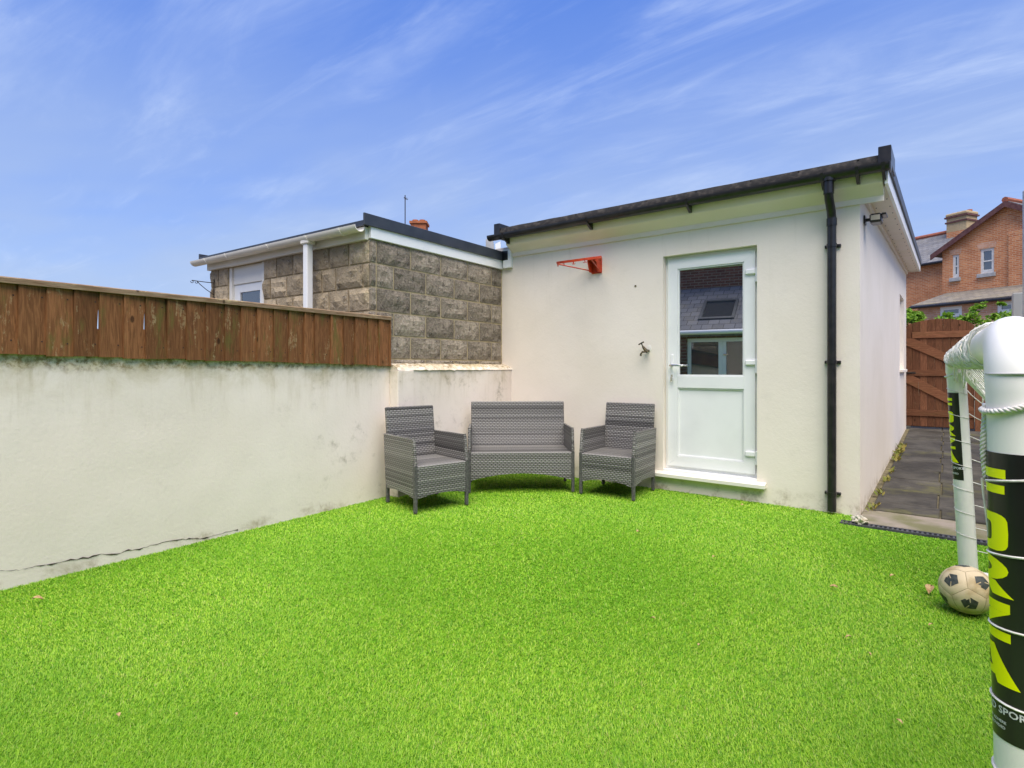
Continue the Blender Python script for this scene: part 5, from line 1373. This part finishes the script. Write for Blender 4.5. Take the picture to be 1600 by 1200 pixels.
    box('crown', (g0 - 0.04, cy - 0.04, zz(0.80)), (g1 + 0.04, cy + dp + 0.04, zz(0.93)), M['brick_cream'], c, 0.04)
    for k in range(4):
        x = g0 + (g1 - g0) * (k + 0.5) / 4; tube('pot', [(x, cy + dp / 2, zz(0.93)), (x, cy + dp / 2, zz(1.0))], 0.13, M['terracotta'], c, 8)
    # lean-to in front of the gable
    lo = 2.2
    ua, za = uz(1428, 478, lo); ub, zb = uz(1600, 462, lo); zeave = za + 0.0; ztop = uz(1520, 453)[1]
    ub += 1.5
    wA = rect(1468.5, 474.5, 1503, 505, lo); wB = rect(1558, 465, 1586, 505, lo)
    zw = zeave - 0.12
    us = [ua + 0.15, wA[0], wA[1], wB[0], wB[1], ub]; zs = [0, wA[2] - 0.2, min(wA[3], zw - 0.05), zw]
    bm = bmesh.new(); grid_wall(bm, us, zs, {(1, 1), (3, 1)}, (0, -lo, 0), (1, 0, 0), (0, -1, 0), 0.25); bm_obj('lean_to_wall', bm, M['brick_pale'], h)
    box('lean_to_end', (ua + 0.15, -lo + 0.2505, 0), (ua + 0.4, -0.001, zw), M['brick_pale'], h)
    bm = bmesh.new(); add_prism(bm, [(ua, -lo - 0.2, zeave), (ua, -0.001, ztop), (ua, -0.001, ztop - 0.1), (ua, -lo - 0.2, zeave - 0.1)], (ub - ua, 0, 0)); bm_obj('lean_to_roof', bm, M['slate_moss'], h)
    tube('lean_to_gutter', [(ua, -lo - 0.26, zeave - 0.10), (ub, -lo - 0.26, zeave - 0.10)], 0.06, M['black'], h, 8)
    for (a, b, *_r) in (wA, wB):
        w = empty('window'); w.parent = h; w.location = (a, -lo + 0.02, zs[1]); W, H = b - a, zs[2] - zs[1]; t = 0.13
        bm = bmesh.new(); grid_wall(bm, [0.001, t, W - t, W - 0.001], [0.001, t, H * 0.52, H * 0.52 + t, H - t, H - 0.001], {(1, 1), (1, 3)}, (0, 0, 0), (1, 0, 0), (0, -1, 0), 0.08); bm_obj('frame', bm, M['upvc'], w)
        for z0_, z1_ in ((t, H * 0.52), (H * 0.52 + t, H - t)): box('pane', (t + 0.0005, 0.03, z0_ + 0.0005), (W - t - 0.0005, 0.04, z1_ - 0.0005), M['glass_far'], w)
build_house()
# far rooftop things that show over the garage
def build_far_bits():
    p = on_plane(655, 352, CP + FW * 22, -FW); q = on_plane(655, 344, CP + FW * 22, -FW)
    c = empty('brick_chimney', (p.x, p.y, 0), YAW); tag(c, 'terracotta brick chimney stack peeping over the garage roof', 'chimney')
    u = 22 / FPX
    box('stack', (-11 * u, -0.3, 0), (12 * u, 0.3, p.z), M['terracotta'], c)
    box('cap_course', (-13 * u, -0.35, p.z + 0.0005), (14 * u, 0.35, p.z + 0.09), M['terracotta'], c)
    for x in (-6 * u, 5 * u): tube('pot', [(x, 0, p.z + 0.091), (x, 0, q.z)], 0.12, M['terracotta'], c, 10)
    p = on_plane(633, 305, CP + FW * 18, -FW)
    a = empty('aerial_mast', (p.x, p.y, 0), YAW); tag(a, 'thin dark aerial mast rising behind the garage roof', 'aerial')
    tube('mast', [(0, 0, 0), (0, 0, p.z)], 0.016, M['iron'], a, 6)
    tube('boom', [(-0.02, -0.05, p.z - 0.08), (0.02, 0.3, p.z - 0.06)], 0.008, M['iron'], a, 6)
    for k in range(3): tube('element', [(-0.06, 0.05 + 0.08 * k, p.z - 0.07), (0.06, 0.05 + 0.08 * k, p.z - 0.07)], 0.005, M['iron'], a, 5)
    # end of another roof between garage and outbuilding
    p = on_plane(764, 376, CP + FW * 10.5, -FW); u = 10.5 / FPX
    n = empty('roof_end', (p.x, p.y, 0), YAW); tag(n, 'lichened verge end of a low roof behind the garage', 'roof')
    prism('verge_stone', [(-5 * u, 0, p.z - 0.25), (-5 * u, 0, p.z + 2 * u), (0, 0, p.z + 4 * u), (7 * u, 0, p.z - 2 * u), (9 * u, 0, p.z - 0.25)], (0, 0.3, 0), M['stone_sill'], n)
    prism('gutter_end', [(10 * u, 0, p.z - 0.2), (10 * u, 0, p.z - 5 * u), (18 * u, 0, p.z - 1 * u), (18 * u, 0, p.z - 0.2)], (0, 0.3, 0), M['upvc'], n)
    box('support', (-5 * u, 0.001, 0), (18 * u, 0.3, p.z - 0.2505), M['mortar'], n)
build_far_bits()

# ------------------------------------------------------------------ the house behind the camera (seen mirrored in the door glass)
def build_rear_house():
    fy = BY + 0.075; C0 = Vector((-1.795, fy + 0.024, 0)); n = Vector((math.sin(PANE_ROT), -math.cos(PANE_ROT), 0))
    def refl(px, py, Y):
        d = rdir(px, py); t = (C0 - CP).dot(n) / d.dot(n); hit = CP + d * t; r = d - n * (2 * d.dot(n)); k = (Y - hit.y) / r.y; return hit + r * k
    FYr = -2.7; MY = -4.7
    ze = refl(1108, 519, FYr).z; zt = refl(1108, 450, MY).z
    xa = refl(1073, 560, FYr).x; xg0 = refl(1079, 560, FYr).x; xg1 = refl(1104, 560, FYr).x; xm = refl(1123, 560, FYr).x
    X0, X1 = -8.0, 2.6
    h = empty('rear_house', (0, FYr, 0)); tag(h, 'brown brick house with slate lean-to and skylight, mirrored in the door glass', 'house')
    us = [X0, xa, xa + 3 * (xm - xa) + 0.2, X1]; dz = refl(1108, 528, FYr).z
    bm = bmesh.new(); grid_wall(bm, us, [-0.05, 0.05, dz, ze - 0.02], {(1, 1)}, (0, 0, 0), (1, 0, 0), (0, 1, 0), 0.25); bm_obj('lean_to_wall', bm, M['brick_dark'], h)
    w = us[2] - us[1]; m = 3; lw = w / m
    for k in range(m):
        d = empty('french_door'); d.parent = h; d.location = (us[1] + k * lw, -0.08, 0.05)
        H = dz - 0.05; t = 0.085
        bm = bmesh.new(); grid_wall(bm, [0.001, t, lw - t, lw - 0.001], [0.0, 0.16, H - 0.09, H - 0.001], {(1, 1)}, (0, 0, 0), (1, 0, 0), (0, 1, 0), 0.06); bm_obj('leaf', bm, M['upvc'], d)
        box('pane', (t + 0.0005, -0.035, 0.1605), (lw - t - 0.0005, -0.028, H - 0.0905), M['glass_far'], d)
        if k == 1: box('handle', (t * 0.3, 0.012, 1.45), (t * 0.3 + 0.12, 0.04, 1.48), M['chrome'], d, 0.006)
    bm = bmesh.new(); add_prism(bm, [(X0 - 0.05, 0.14, ze - 0.01), (X0 - 0.05, MY - FYr, zt), (X0 - 0.05, MY - FYr, zt - 0.1), (X0 - 0.05, 0.14, ze - 0.10)], (X1 - X0 + 0.1, 0, 0))
    bm_obj('lean_to_roof', bm, M['slate'], h)
    tube('gutter', [(X0 - 0.1, 0.19, ze - 0.01), (X1 + 0.1, 0.19, ze - 0.01)], 0.055, M['upvc'], h, 10)
    # skylight lying in the slope
    sl_ = (zt - ze) / (FYr - MY)
    x0 = refl(1092, 498, FYr - 0.5).x; x1 = refl(1148, 498, FYr - 0.5).x
    ya = -0.42; yb = -1.25
    zf = lambda y: ze - y * sl_
    s = empty('skylight'); s.parent = h
    rim = [(x0, ya), (x1, ya), (x1, yb), (x0, yb)]
    for k in range(4):
        a, b = Vector(rim[k] + (0,)), Vector(rim[(k + 1) % 4] + (0,))
        c = Vector(((x0 + x1) / 2, (ya + yb) / 2, 0)); ia, ib = a + (c - a) * 0.16, b + (c - b) * 0.16
        prism('skylight_frame', [(p.x, p.y, zf(p.y) + 0.012) for p in (a, b, ib, ia)], (0, 0.03, 0.07), M['trim_grey'], s)
    prism('skylight_pane', [(x, y, zf(y) + 0.02) for x, y in ((x0 + 0.05, ya - 0.05), (x1 - 0.05, ya - 0.05), (x1 - 0.05, yb + 0.05), (x0 + 0.05, yb + 0.05))], (0, 0.01, 0.03), M['glass_far'], s)
    box('main_wall', (X0, MY - FYr - 0.25, -0.05), (X1, MY - FYr - 0.0005, 5.3), M['brick_dark'], h)
    bm = bmesh.new(); add_prism(bm, [(X0 - 0.1, MY - FYr + 0.25, 5.25), (X0 - 0.1, MY - FYr - 3.4, 7.2), (X0 - 0.1, MY - FYr - 7, 5.25), (X0 - 0.1, MY - FYr - 7, 5.15), (X0 - 0.1, MY - FYr + 0.25, 5.15)], (X1 - X0 + 0.2, 0, 0)); bm_obj('main_roof', bm, M['slate'], h)
build_rear_house()
